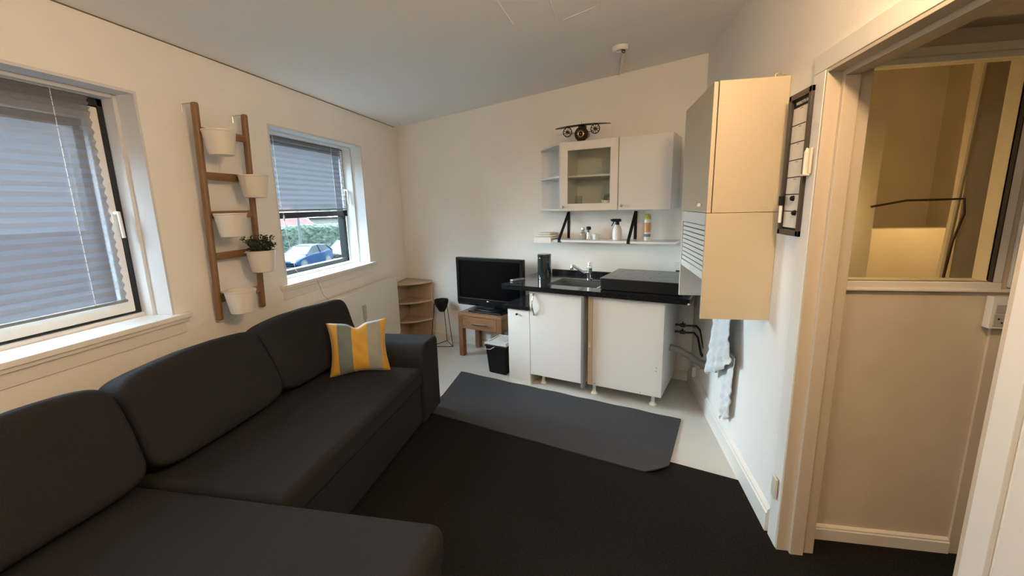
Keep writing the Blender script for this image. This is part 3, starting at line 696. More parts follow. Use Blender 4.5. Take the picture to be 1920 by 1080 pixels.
# ---------------------------------------------------------------- worktop with sink cutout, upstand
t = thing('worktop', 'long polished black worktop over the base cabinets', 'worktop', K(-1.375, 0.70, 0.80), KR)
TWd = 1.375+0.055; SU0, SU1, SV0, SV1 = 0.345, 0.80, 0.135, 0.435
mb = MB()
for (a, b, c, d) in ((0, SU0, 0, 0.60), (SU1, TWd, 0, 0.60), (SU0, SU1, 0, SV0), (SU0, SU1, SV1, 0.60)): mb.box(a, b, c, d, 0.0005, 0.038)
mb.build('slab', M['stone'], t)
# filler to the wall
mb = MB(); mb.box(0.145, 0.74, 0.665, 0.69, 0.030, 0.076, 0.003); mb.box(0.0, TWd, 0.6, 0.688, 0.0005, 0.038); tag(mb.build('upstand', M['stone'], t), 'black splash upstand at the wall')
mb = MB(); mb.box(TWd-0.012, TWd+0.001, -0.001, 0.004, 0.0, 0.012); mb.build('edge_cap', M['whitep'], t)
mb = MB(); mb.box(SU0, SU1, SV0, SV1, -0.14, -0.136)
for (a, b, c, d) in ((SU0, SU0+0.004, SV0, SV1), (SU1-0.004, SU1, SV0, SV1), (SU0, SU1, SV0, SV0+0.004), (SU0, SU1, SV1-0.004, SV1)): mb.box(a, b, c, d, -0.138, 0.034)
mb.cyl(((SU0+SU1)/2, (SV0+SV1)/2, -0.136), ((SU0+SU1)/2, (SV0+SV1)/2, -0.134), 0.04)
mb.build('sink_bowl', M['steel'], t)
# tap
t = thing('kitchen_tap', 'chrome mixer tap with a raised lever behind the sink', 'tap', K(-0.80, 0.215, 0.8385), KR)
mb = MB(); mb.lathe([(0, 0), (0.026, 0), (0.026, 0.006), (0.020, 0.010), (0.019, 0.07), (0.023, 0.078), (0.023, 0.105), (0.018, 0.116), (0, 0.12)]); mb.build('body', M['chrome'], t)
mb = MB(); mb.tube([(0, 0, 0.045), (-0.03, -0.06, 0.065), (-0.075, -0.12, 0.112), (-0.090, -0.14, 0.128), (-0.098, -0.150, 0.128), (-0.099, -0.152, 0.112)], 0.011, 14); mb.cyl((-0.099, -0.152, 0.113), (-0.099, -0.152, 0.098), 0.014, seg=18); mb.build('spout', M['chrome'], t)
mb = MB(); mb.cyl((0, 0, 0.118), (0, 0, 0.138), 0.020, 0.018); mb.tube([(0, 0, 0.132), (0.01, -0.02, 0.145), (0.016, -0.05, 0.150)], 0.006, 10); mb.build('lever', M['chrome'], t)
# hob box
t = thing('hotplate', 'black countertop hotplate box on the right of the worktop', 'hotplate', K(-0.575, 0.605, 0.8385), KR)
mb = MB(); mb.box(0, 0.575, 0, 0.50, 0.002, 0.080, 0.003); mb.build('housing', M['blackmatte'], t)
mb = MB(); mb.box(-0.003, 0.578, -0.003, 0.503, 0.0805, 0.086, 0.002); gp = mb.build('glass_plate', M['hob'], t)
mb = MB()
for a, b, r in ((0.15, 0.13, 0.075), (0.42, 0.13, 0.09), (0.15, 0.37, 0.09), (0.42, 0.37, 0.075)):
    mb.lathe([(r, 0.0862), (r+0.002, 0.0866), (r+0.004, 0.0862)], (a, b, 0), 40)
mb.build('zone_ring', M['grey'], gp)
mb = MB(); mb.box(-0.0045, -0.002, 0.0, 0.50, 0.074, 0.087); mb.build('edge_strip', M['steel'], t)
for a in (0.03, 0.545):
    for b in (0.03, 0.47):
        mb = MB(); mb.cyl((a, b, 0), (a, b, 0.003), 0.012); mb.build('foot', M['black'], t)
# canister
t = thing('canister', 'tall glossy dark green canister on the left of the worktop', 'canister', K(-1.165, 0.33, 0.8385), KR)
mb = MB(); mb.lathe([(0, 0), (0.056, 0), (0.058, 0.004), (0.058, 0.180), (0.056, 0.184), (0, 0.184)], seg=44); mb.build('body', M['thermos'], t)
mb = MB(); mb.lathe([(0, 0.184), (0.055, 0.184), (0.059, 0.188), (0.059, 0.208), (0.055, 0.213), (0, 0.214)], seg=44); mb.build('lid', M['thermos'], t)
# remote
t = thing('remote_control', 'small grey remote lying at the left end of the worktop', 'remote', K(-1.335, 0.50, 0.8385), KR-0.45)
mb = MB(); mb.box(-0.02, 0.02, -0.065, 0.065, 0, 0.014, 0.005); mb.build('body', M['grey'], t)
mb = MB()
for i in range(3):
    for j in range(6): mb.cyl((-0.011+0.011*i, -0.045+0.017*j, 0.013), (-0.011+0.011*i, -0.045+0.017*j, 0.0155), 0.0035, seg=10)
mb.build('buttons', M['blackmatte'], t)

# ---------------------------------------------------------------- wall cupboards over the worktop
ZB, ZT, DW = 1.41, 1.94, 0.35
t = thing('glass_door_cabinet', 'white wall cupboard with a framed glass door under the airplane clock', 'cabinet', K(-1.007, DW, ZB), KR)
W_ = 0.470; H_ = ZT-ZB
mb = MB()
mb.box(0, 0.016, 0.02, DW, 0, H_); mb.box(W_-0.016, W_, 0.02, DW, 0, H_); mb.box(0.016, W_-0.016, 0.02, DW, 0, 0.016); mb.box(0.016, W_-0.016, 0.02, DW, H_-0.016, H_)
mb.box(0.016, W_-0.016, DW-0.008, DW, 0.016, H_-0.016); mb.build('body', M['cab'], t)
mb = MB(); mb.box(0.016, W_-0.016, 0.05, DW-0.01, 0.262, 0.276); mb.build('shelf', M['cab'], t)
mb = MB(); f1, f2 = 0.062, 0.055
mb.box(0.001, f1, 0, 0.018, 0.0, H_, 0.003); mb.box(W_-f1-0.001, W_-0.002, 0, 0.018, 0.0, H_, 0.003); mb.box(f1-0.006, W_-f1+0.006, 0.0004, 0.0176, 0.0004, f2, 0.002); mb.box(f1-0.006, W_-f1+0.006, 0.0004, 0.0176, H_-f2-0.01, H_-0.0004, 0.002)
dr = mb.build('door', M['cab'], t)
mb = MB(); mb.box(f1-0.01, W_-f1+0.01, 0.008, 0.012, f2-0.01, H_-f2); mb.build('pane', M['glass'], dr)
def knob(parent, x, z, m_='steel'):
    mb = MB(); mb.cyl((x, 0.0, z), (x, -0.014, z), 0.004, seg=12); mb.lathe([(0, 0), (0.009, 0.001), (0.011, 0.005), (0.008, 0.010), (0, 0.012)], (0, 0, 0), 16)
    k = len(mb.v)-16*5
    for v in mb.v[k:]: v.x, v.y, v.z = v.x+x, -0.012-v.z, v.y+z
    return tag(mb.build('knob', M[m_], parent), 'small round metal knob')
knob(dr, 0.028, 0.030)
t = thing('solid_door_cabinet', 'white wall cupboard with a plain solid door right of the glass door', 'cabinet', K(-0.534, DW, ZB), KR)
W_ = 0.383
mb = MB(); mb.box(0, W_, 0.02, DW, 0, H_, 0.001); mb.build('body', M['cab2'], t)
mb = MB(); mb.box(0.001, W_-0.001, 0, 0.018, 0, H_, 0.003); dr = mb.build('door', M['cab2'], t); knob(dr, 0.030, 0.034)
# open end shelf
t = thing('open_end_shelf', 'white open triangular end shelf left of the glass door cupboard', 'shelf', K(-1.010, 0, ZB), KR)
tri = [(0, -0.335), (0, 0), (-0.330, 0), (-0.330, -0.02), (-0.08, -0.30), (-0.02, -0.335)]
for zz in (0, 0.262, H_-0.016):
    mb = MB(); mb.prism(tri, zz, zz+0.015); mb.build('shelf_board', M['cab2'], t)
mb = MB(); mb.box(-0.330, 0, -0.008, 0, 0, H_); mb.build('back_panel', M['cab2'], t)
mb = MB(); mb.box(-0.012, 0, -0.335, -0.008, 0, H_); mb.build('side_panel', M['cab2'], t)

# things in the glass cupboard
def jar(name, lab, cat, u, w__, z, prof, m_, grp=None):
    t_ = thing(name, lab, cat, K(u, w__, z), KR, grp); return t_
t = thing('storage_jar', 'dark lidded jar behind the glass door, lower right', 'jar', K(-0.655, 0.19, ZB+0.0165), KR)
mb = MB(); mb.lathe([(0, 0), (0.038, 0), (0.04, 0.005), (0.04, 0.085), (0.034, 0.095), (0, 0.095)]); mb.build('body', mat('smoked_glass', (0.10, 0.11, 0.11), 0.1), t)
mb = MB(); mb.lathe([(0, 0.095), (0.037, 0.095), (0.037, 0.11), (0, 0.112)]); mb.build('lid', M['grey'], t)
mb = MB(); mb.lathe([(0, 0), (0.03, 0), (0.038, 0.055), (0.04, 0.06), (0.036, 0.06), (0.028, 0.006), (0, 0.006)])
tag(mb.build('cup', M['whitep'], None, loc=K(-0.645, 0.285, ZB+0.0165)), 'small white cup behind the glass door in front of the dark jar', 'cup')
mb = MB(); mb.lathe([(0, 0), (0.045, 0), (0.05, 0.01), (0.062, 0.035), (0.058, 0.035), (0.045, 0.014), (0, 0.008)])
tag(mb.build('bowl', M['grey'], None, loc=K(-0.80, 0.20, ZB+0.0165)), 'small grey bowl on the bottom board behind the glass door', 'bowl')
mb = MB(); mb.lathe([(0, 0), (0.03, 0), (0.032, 0.01), (0.03, 0.10), (0.027, 0.10), (0.027, 0.012), (0, 0.012)])
tag(mb.build('tumbler', M['glass'], None, loc=K(-0.90, 0.22, ZB+0.0165)), 'clear tumbler behind the glass door on its left', 'glass')

# ---------------------------------------------------------------- airplane clock
t = thing('airplane_clock', 'dark metal toy airplane clock with two spoked engines on the glass door cupboard', 'clock', K(-0.862, 0.27, ZT), KR)
zc_ = 0.062
mb = MB(); bm = bmesh.new()
mb.cyl((0, 0.0, zc_), (0, 0.13, zc_+0.01), 0.056, 0.025, 32); mb.cyl((0, -0.012, zc_), (0, 0.0, zc_), 0.052, 0.056, 32)
mb.box(-0.03, 0.03, -0.01, 0.06, 0, 0.016, 0.003); mb.box(-0.028, 0.028, 0.0, 0.05, zc_+0.045, zc_+0.066, 0.006); mb.build('fuselage', M['darkwood'], t)
mb = MB(); mb.cyl((0, -0.014, zc_), (0, -0.012, zc_), 0.040, seg=32); fc = mb.build('clock_face', M['blackmatte'], t)
mb = MB(); mb.lathe([(0.018, 0), (0.022, 0.002), (0.026, 0)], seg=32)
for v in mb.v: v.x, v.y, v.z = v.x, -0.0145-v.z, v.y+zc_
for k in range(12):
    a = k*PI/6; mb.cyl((0.033*math.cos(a), -0.0141, zc_+0.033*math.sin(a)), (0.033*math.cos(a), -0.0155, zc_+0.033*math.sin(a)), 0.0022, seg=8)
mb.cyl((0, -0.014, zc_), (0, -0.018, zc_), 0.004); mb.build('dial_marks', M['brass'], fc)
mb = MB()
nW = 20; vs = []
for k in range(nW+1):
    s = -1+2*k/nW; xx = 0.228*s; cd = 0.045*(1-0.45*abs(s)**3); th = 0.007*(1-0.6*abs(s)**2); zz = 0.130-0.010*s*s+0.002
    if abs(s) > 0.95: cd *= 0.5
    vs += [(xx, 0.02-cd, zz), (xx, 0.02, zz+th), (xx, 0.02+cd, zz), (xx, 0.02, zz-th)]
fs = [[4*k+i, 4*k+(i+1) % 4, 4*k+4+(i+1) % 4, 4*k+4+i] for k in range(nW) for i in range(4)]+[[0, 1, 2, 3], [4*nW+i for i in range(4)]]
mb.add(vs, fs); mb.build('wing', M['darkwood'], t, ang=0.8)
for sx in (-1, 1):
    cx2, cz2 = sx*0.115, 0.088+0.002*sx
    mb = MB(); n2 = 28; tr_ = []
    for k in range(n2+1):
        a = 2*PI*k/n2; tr_.append((cx2+0.035*math.cos(a), -0.004, cz2+0.035*math.sin(a)))
    mb.tube(tr_, 0.0038, 8)
    for k in range(9):
        a = 2*PI*k/9; mb.cyl((cx2, -0.004, cz2), (cx2+0.035*math.cos(a), -0.004, cz2+0.035*math.sin(a)), 0.0024, seg=8)
    mb.cyl((cx2, -0.014, cz2), (cx2, 0.02, cz2), 0.010); mb.box(cx2-0.004, cx2+0.004, -0.002, 0.02, cz2+0.034, 0.126)
    mb.build('engine', M['darkwood'], t)
mb = MB(); mb.cyl((-0.10, 0.0, zc_+0.012), (0.10, 0.0, zc_+0.012), 0.002, seg=8); mb.cyl((-0.005, 0.02, 0.13), (-0.005, 0.02, 0.165), 0.0012, seg=6); mb.build('strut', M['darkwood'], t)
for a in (-0.045, 0.03):
    mb = MB(); mb.box(a, a+0.015, -0.012, 0.04, 0, 0.006); mb.build('foot', M['darkwood'], t)

# ---------------------------------------------------------------- wall shelf on straps
SZ = 1.145
t = thing('wall_shelf', 'thin white wall shelf hung on two black straps over the worktop', 'shelf', K(-1.31, 0.0, SZ), KR)
SL = 1.18; SD = 0.215
mb = MB(); mb.box(0, SL, -SD, -0.001, 0, 0.018, 0.002); mb.build('board', M['whitep'], t)
for uu in (0.232, 0.826):
    mb = MB(); hw = 0.0125
    a = Vector((0, -0.004, 0.245)); b = Vector((0, -SD-0.003, 0.0))
    mb.add([(uu-hw, -0.003, 0.25), (uu+hw, -0.003, 0.25), (uu+hw, -SD-0.003, 0.018), (uu-hw, -SD-0.003, 0.018),
            (uu-hw, -0.001, 0.246), (uu+hw, -0.001, 0.246), (uu+hw, -SD-0.0005, 0.0185), (uu-hw, -SD-0.0005, 0.0185)],
           [[0, 1, 2, 3], [7, 6, 5, 4], [0, 4, 5, 1], [3, 2, 6, 7], [1, 5, 6, 2], [0, 3, 7, 4]])
    mb.box(uu-hw, uu+hw, -0.004, -0.0015, 0.018, 0.25); mb.box(uu-hw, uu+hw, -SD-0.003, -SD-0.0004, -0.004, 0.019); mb.box(uu-hw, uu+hw, -SD-0.003, -0.002, -0.004, -0.0005)
    sm = mb.build('strap', M['blackmatte'], t); tag(sm, 'black leather strap')
    mb = MB(); mb.cyl((uu, -0.004, 0.236), (uu, -0.007, 0.236), 0.005, seg=12); mb.build('screw', M['steel'], sm)
# folded cloths on the left end of the shelf
t = thing('folded_cloth', 'white folded cloth draped over the left end of the wall shelf', 'cloth', K(-1.235, 0.11, SZ+0.0185), KR)
mb = MB(); mb.superell(0.090, 0.095, 0.011, 0.5, 0.3, 36, 14, Matrix.Translation((0, 0, 0.011))); mb.superell(0.082, 0.085, 0.010, 0.5, 0.3, 36, 14, Matrix.Translation((0.004, 0.0, 0.030)) @ Matrix.Rotation(0.1, 4, 'Z'))
mb.superell(0.075, 0.078, 0.009, 0.6, 0.3, 36, 14, Matrix.Translation((0, 0.0, 0.047)) @ Matrix.Rotation(-0.08, 4, 'Z'))
mb.box(-0.085, 0.085, -0.118, -0.1085, -0.032, 0.020, 0.004)
mb.build('cloth_stack', mat('cream_cloth', (0.80, 0.78, 0.72), 0.9, bump=0.6, bscale=60), t)
SI = SZ+0.0185
t = thing('spray_bottle', 'white spray bottle with a black trigger head on the wall shelf', 'spray bottle', K(-0.607, 0.105, SI), KR)
mb = MB(); mb.lathe([(0, 0), (0.034, 0), (0.037, 0.005), (0.037, 0.075), (0.030, 0.105), (0.016, 0.125), (0.014, 0.128), (0, 0.128)]); mb.build('bottle', M['whitep'], t)
mb = MB(); mb.cyl((0, 0, 0.124), (0, 0, 0.145), 0.017); mb.box(-0.045, 0.032, -0.011, 0.011, 0.148, 0.172, 0.005); mb.box(-0.012, 0.014, -0.010, 0.010, 0.14, 0.152, 0.002); mb.cyl((-0.045, 0, 0.162), (-0.054, 0, 0.162), 0.007)
hd = mb.build('spray_head', M['black'], t)
mb = MB(); mb.tube([(-0.028, 0, 0.150), (-0.036, 0, 0.132), (-0.048, 0, 0.112)], 0.005, 8); mb.build('trigger', M['black'], hd)
t = thing('aerosol_can', 'slim aerosol can with a yellow green cap on the wall shelf right of the strap', 'spray can', K(-0.365, 0.10, SI), KR)
mb = MB(); mb.lathe([(0, 0), (0.024, 0), (0.025, 0.004), (0.025, 0.165), (0.020, 0.172), (0, 0.172)], mi=0)
mb.build('can', M['whitep'], t)
mb = MB(); mb.lathe([(0.0253, 0.065), (0.0255, 0.066), (0.0255, 0.140), (0.0253, 0.141)]); tag(mb.build('print_band', M['orange'], t), 'orange printed band')
mb = MB(); mb.lathe([(0.0254, 0.03), (0.0256, 0.031), (0.0256, 0.052), (0.0254, 0.053)]); tag(mb.build('dark_band', M['grey'], t), 'dark printed band')
mb = MB(); mb.lathe([(0, 0.210), (0.014, 0.209), (0.022, 0.200), (0.0255, 0.170), (0.0255, 0.166), (0, 0.166)]); tag(mb.build('cap', M['yellow'], t), 'yellow green cap')
t = thing('glass_mill', 'clear glass mill with a round stopper on the shelf right of the first strap', 'bottle', K(-0.905, 0.10, SI), KR)
gm = mat('clear_glass_grey', (0.55, 0.55, 0.5), 0.08, 0.0, transmission=0.5)
mb = MB(); mb.lathe([(0, 0), (0.026, 0), (0.030, 0.02), (0.027, 0.05), (0.014, 0.062), (0, 0.063)]); mb.build('body', gm, t)
mb = MB(); mb.lathe([(0, 0.063), (0.012, 0.064), (0.012, 0.075), (0.016, 0.082), (0.014, 0.098), (0.0, 0.104)]); mb.build('stopper', M['steel'], t)
t = thing('pepper_mill', 'slim chrome and black mill on the shelf between the glass mill and the dish', 'mill', K(-0.855, 0.10, SI), KR)
mb = MB(); mb.lathe([(0, 0), (0.018, 0), (0.018, 0.03), (0.012, 0.045), (0.012, 0.07), (0.016, 0.078), (0, 0.08)]); mb.build('body', M['chrome'], t)
mb = MB(); mb.lathe([(0, 0.08), (0.020, 0.081), (0.020, 0.104), (0.016, 0.108), (0, 0.108)]); mb.build('top', M['black'], t)
mb = MB(); mb.lathe([(0, 0), (0.022, 0), (0.030, 0.03), (0.036, 0.048), (0.033, 0.048), (0.02, 0.006), (0, 0.005)])
tag(mb.build('small_dish', M['whitep'], None, loc=K(-0.79, 0.10, SI)), 'small white dish on the wall shelf right of the mills', 'dish')

# ---------------------------------------------------------------- sockets
def socket(name, lab, loc, rotz, w__, h__, th=0.03, grp=None, double=False):
    t_ = thing(name, lab, 'socket', loc, rotz)
    mb = MB(); mb.box(-w__/2, w__/2, -th, 0, -h__/2, h__/2, 0.004); mb.build('housing', M['whitep'], t_)
    return t_
t = socket('wall_socket', 'white wall socket above the worktop next to the right corner', K(-0.125, 0, 0.945), KR, 0.07, 0.08)
mb = MB(); mb.box(-0.02, 0.03, -0.045, -0.03, -0.045, -0.02, 0.003); mb.build('plug', M['blackmatte'], t)
t = socket('junction_box', 'white box low on the right wall near the back corner', (XR, 3.40, 0.155), PI/2*-1, 0.08, 0.08)

# ---------------------------------------------------------------- tall cupboards on the right wall
CY0, CY1, CX = 2.078, 2.675, 0.483
t = thing('upper_wall_cabinet', 'cream tall wall cupboard fixed high on the right wall', 'cabinet', (XR, CY0, 1.413))
mb = MB(); mb.box(CX+0.022-XR, -0.001, 0, CY1-CY0, 0, 0.55, 0.001); mb.build('body', M['cabwarm'], t)
mb = MB(); mb.box(CX-XR, CX+0.019-XR, 0.002, CY1-CY0-0.001, 0.0, 0.548, 0.003); dr = mb.build('door', M['cabwarm'], t)
mb = MB(); hx = CX-XR
mb.cyl((hx, 0.09, 0.035), (hx-0.014, 0.09, 0.035), 0.005, seg=12); mb.cyl((hx-0.020, 0.065, 0.035), (hx-0.020, 0.115, 0.035), 0.008, seg=14); tag(mb.build('knob', M['chrome'], dr), 'chrome bar knob')
for a, b in ((-0.255, 0.46), (-0.25, 0.10), (-0.05, 0.02)):
    mb = MB(); mb.cyl((a, 0.001, b), (a, -0.0008, b), 0.0022, seg=8); mb.build('screw', M['brass'], t)
mb = MB()
for yy in (0.03,): mb.tube([(-0.05, yy, 0.551), (-0.05, yy, 0.566), (-0.035, yy, 0.572), (-0.025, yy, 0.560), (-0.010, yy, 0.560)], 0.0018, 8)
mb.build('hanging_hook', M['brass'], t)
CY2 = 2.632; ZL = 0.924
t = thing('roller_shutter_cabinet', 'cream wall unit with a half open slatted shutter under the tall cupboard', 'cabinet', (XR, CY0, ZL))
H2 = 1.411-ZL
mb = MB(); mb.box(CX-XR, -0.001, 0, 0.016, 0, H2, 0.001); mb.build('near_side_panel', M['cabwarm'], t)
mb = MB(); mb.box(CX-XR, -0.001, CY2-CY0-0.018, CY2-CY0, 0, H2, 0.001); mb.build('far_side_panel', M['cab2'], t)
mb = MB(); mb.box(CX-XR+0.002, -0.001, 0.016, CY2-CY0-0.018, H2-0.016, H2); mb.box(CX-XR+0.002, CX-XR+0.018, 0.016, CY2-CY0-0.018, H2-0.055, H2-0.016); mb.build('top_board', M['cab2'], t)
mb = MB(); mb.box(-0.008, -0.001, 0.016, CY2-CY0-0.018, 0.0, H2-0.016); mb.build('back_panel', M['cab2'], t)
mb = MB(); zz = H2-0.057; xs_ = CX-XR+0.006
while zz > H2-0.25:
    mb.box(xs_, xs_+0.008, 0.018, CY2-CY0-0.020, zz-0.0215, zz-0.002, 0.002); zz -= 0.0235
mb.box(xs_+0.008, xs_+0.010, 0.018, CY2-CY0-0.020, zz, H2-0.057, mi=1)
sh = mb.build('slat_shutter', [M['cab2'], M['seam']], t)
mb = MB(); mb.box(xs_-0.004, xs_+0.012, 0.018, CY2-CY0-0.020, zz-0.036, zz-0.001, 0.003); mb.cyl((xs_-0.004, 0.28, zz-0.018), (xs_-0.006, 0.28, zz-0.018), 0.010); mb.build('handle_bar', M['cab2'], sh)

# ---------------------------------------------------------------- weekly planner board on the right wall
t = thing('planner_board', 'narrow dark framed weekly planner board beside the tall cupboard', 'whiteboard', (XR-0.001, 1.922, 1.595))
hw, hh = 0.095, 0.272; fw = 0.022
mb = MB(); mb.box(-0.022, 0, -hw, hw, hh-fw, hh, 0.002); mb.box(-0.022, 0, -hw, hw, -hh, -hh+fw, 0.002); mb.box(-0.022, 0, -hw, -hw+fw, -hh, hh, 0.002); mb.box(-0.022, 0, hw-fw, hw, -hh, hh, 0.002); mb.build('frame', M['frame'], t)
mb = MB(); mb.box(-0.010, 0, -hw+fw, hw-fw, -hh+fw, hh-fw); mb.build('backing', M['blackmatte'], t)
z = hh-fw-0.032; ph = (z+hh-fw-0.004)/7
for k in range(7):
    mb = MB(); mb.box(-0.0115, -0.0095, -hw+fw+0.004, hw-fw-0.004, z-ph*(k+1)+0.004, z-ph*k); pn = mb.build('day_panel', M['whiteboard'], t)
    mb = MB(); mb.box(-0.0122, -0.0113, -0.012, 0.010, z-ph*k-0.007, z-ph*k-0.004); mb.build('day_mark', M['grey'], pn)
tx = bpy.data.curves.new('title', 'FONT'); tx.body = 'WEEKLY PLAN'; tx.size = 0.016; tx.align_x = 'CENTER'; tx.align_y = 'CENTER'; tx.extrude = 0.0004
tx.materials.append(M['whitep']); to = bpy.data.objects.new('title_curve', tx); C.objects.link(to)
bpy.context.view_layer.update()
tm = bpy.data.meshes.new_from_object(to.evaluated_get(bpy.context.evaluated_depsgraph_get())); bpy.data.objects.remove(to)
o = bpy.data.objects.new('title_text', tm); C.objects.link(o); o.parent = t
o.location = (-0.0108, 0, hh-fw-0.016); o.rotation_euler = (PI/2, 0, -PI/2)
def magnet(lab, y, zz_):
    mb = MB(); mb.cyl((0, 0, 0), (-0.010, 0, 0), 0.011, 0.009, 20); mb.cyl((-0.006, 0, 0), (-0.012, 0, 0), 0.006, seg=16)
    tag(mb.build('magnet', M['blackmatte'], None, loc=(XR-0.0125, y, zz_)), lab, 'magnet', 'magnets on the planner board')
magnet('round black magnet on the third panel from the bottom of the planner', 1.915, 1.468)
magnet('round black magnet on the second panel from the bottom of the planner', 1.888, 1.412)
t = thing('board_marker', 'white marker with a black cap clipped to the far edge of the planner', 'marker', (XR-0.030, 1.982, 1.41))
mb = MB(); mb.cyl((0, 0, -0.04), (0, 0, 0.03), 0.006); mb.build('barrel', M['whitep'], t)
mb = MB(); mb.cyl((0, 0, 0.03), (0, 0, 0.068), 0.010); mb.build('cap', M['blackmatte'], t)

# ---------------------------------------------------------------- towel on the right wall
def cloth(y0, y1, ztop, zb0, zb1, x, amp, ny=40, nz=30, taper=0.0, ph=0.0):
    mb = MB(); vs = []
    for side in (0, 1):
        for j in range(nz+1):
            f = j/nz
            for i in range(ny+1):
                a = i/ny; zb = zb0+(zb1-zb0)*a+0.012*math.sin(a*9+ph)
                z = ztop+(zb-ztop)*f
                yc = (y0+y1)/2; hwid = (y1-y0)/2*(1-taper*(1-f))
                y = yc+(a*2-1)*hwid
                xx = x-amp*(0.5+0.5*math.sin(a*5*PI+ph+0.4*math.sin(f*3)))*(0.4+0.6*f)-0.002
                xx -= 0.010*math.sin(y*61+z*43+ph)*math.sin(z*37-y*29)*f+0.004*math.sin(z*120+y*90)*f
                xx = min(xx, XR-0.006)
                vs.append((xx-(0.004 if side else 0), y, z))
    n0 = (ny+1)*(nz+1); fs = []
    for j in range(nz):
        for i in range(ny):
            a = j*(ny+1)+i; fs.append([a, a+1, a+ny+2, a+ny+1]); fs.append([n0+a, n0+a+ny+1, n0+a+ny+2, n0+a+1])
    for i in range(ny):
        a = i; fs.append([a, n0+a, n0+a+1, a+1]); a = nz*(ny+1)+i; fs.append([a, a+1, n0+a+1, n0+a])
    for j in range(nz):
        a = j*(ny+1); fs.append([a, a+ny+1, n0+a+ny+1, n0+a]); a += ny; fs.append([a, n0+a, n0+a+ny+1, a+ny+1])
    mb.add(vs, fs); return mb
t = thing('hand_towel', 'crumpled white towel hanging from under the cupboard on the right wall', 'towel', (0, 0, 0))
cloth(2.36, 2.80, 1.02, 0.60, 0.36, XR-0.045, 0.035, taper=0.45).build('towel_front', M['towel'], t, ang=1.2)
cloth(2.43, 2.60, 0.62, 0.26, 0.17, XR-0.018, 0.015, taper=-0.3, ph=1.2).build('towel_back', M['towel'], t, ang=1.2)
mb = MB(); mb.cyl((XR, 2.56, 1.00), (XR-0.05, 2.56, 1.005), 0.006); mb.lathe([(0, 0), (0.012, 0), (0.012, 0.004), (0, 0.006)], (XR-0.052, 2.56, 1.005))
mb.box(XR-0.006, XR, 2.545, 2.575, 0.97, 1.03, 0.002)
tag(mb.build('towel_hook', M['steel']), 'metal hook on the right wall holding the white towel', 'hook')

# ---------------------------------------------------------------- pipes beside the base unit
def pp(u, w__, z): return K(u, w__, z)
for k_, (zz, du) in enumerate(((0.53, 0.0), (0.475, 0.015))):
    t = thing('water_pipe', ['upper dark water pipe with a valve beside the blank base cabinet', 'lower dark water pipe with a valve beside the blank base cabinet'][k_], 'pipe', (0, 0, 0), 0, 'water pipes in the back corner')
    P = [pp(-0.10, 0.22, zz), pp(-0.02, 0.22, zz), pp(0.05-du, 0.20, zz), pp(0.085-du, 0.25, zz-0.02), pp(0.11-du, 0.32, zz-0.08), pp(0.125-du, 0.35, zz-0.12)]
    mb = MB(); mb.tube(P, 0.008, 10); mb.build('pipe_run', M['pipe'], t)
    mb = MB(); A = pp(-0.045, 0.22, zz); mb.cyl(A-U*0.018, A+U*0.018, 0.015); mb.cyl(A, A+Vector((0, 0, 0.026)), 0.006); mb.build('valve', M['pipe'], t)
    mb = MB(); A = P[-1]; mb.cyl(A, A+Vector((0.02, 0, 0)), 0.014); mb.build('wall_flange', M['pipe'], t)
mb = MB(); P = [pp(-0.104, 0.40, 0.40), pp(-0.03, 0.40, 0.385), pp(0.05, 0.42, 0.355), pp(0.13, 0.45, 0.32)]
mb.tube(P, 0.024, 14); mb.cyl(P[-1]-U*0.01, P[-1]+U*0.02, 0.032)
tag(mb.build('waste_pipe', M['grey']), 'grey plastic waste pipe sloping from the base cabinet to the right wall', 'pipe')

# ---------------------------------------------------------------- ceiling outlet
t = thing('ceiling_outlet', 'white round ceiling lamp outlet with a hook and cable cover', 'ceiling outlet', (0.138, 3.13, zc(0.138)), 0, None, (0, -0.0668, 0))
mb = MB(); mb.lathe([(0, 0), (0.052, 0), (0.050, -0.018), (0.040, -0.026), (0.030, -0.026), (0.028, -0.014), (0, -0.012)]); mb.build('rose', M['whitep'], t)
mb = MB(); mb.tube([(0.01, 0, -0.012), (0.01, 0, -0.035), (0.022, 0, -0.042), (0.03, 0, -0.032)], 0.003, 8); mb.cyl((0.024, 0.0, -0.01), (0.024, 0, -0.028), 0.008); tag(mb.build('hook', M['seam'], t), 'dark hook')
mb = MB()
mb.box(0.018, 0.034, 0.045, 0.62, -0.012, -0.001, 0.003)
mb.build('cable_cover', M['whitep'], t)
mb = MB(); mb.tube([(0, 0, 0), (0, 0, -0.03), (0.008, 0, -0.036), (0.013, 0, -0.026)], 0.0022, 8)
tag(mb.build('ceiling_hook', M['steel'], None, loc=(-1.98, 4.30, zc(-1.98)+0.002)), 'tiny hook in the ceiling at the far left corner', 'hook')

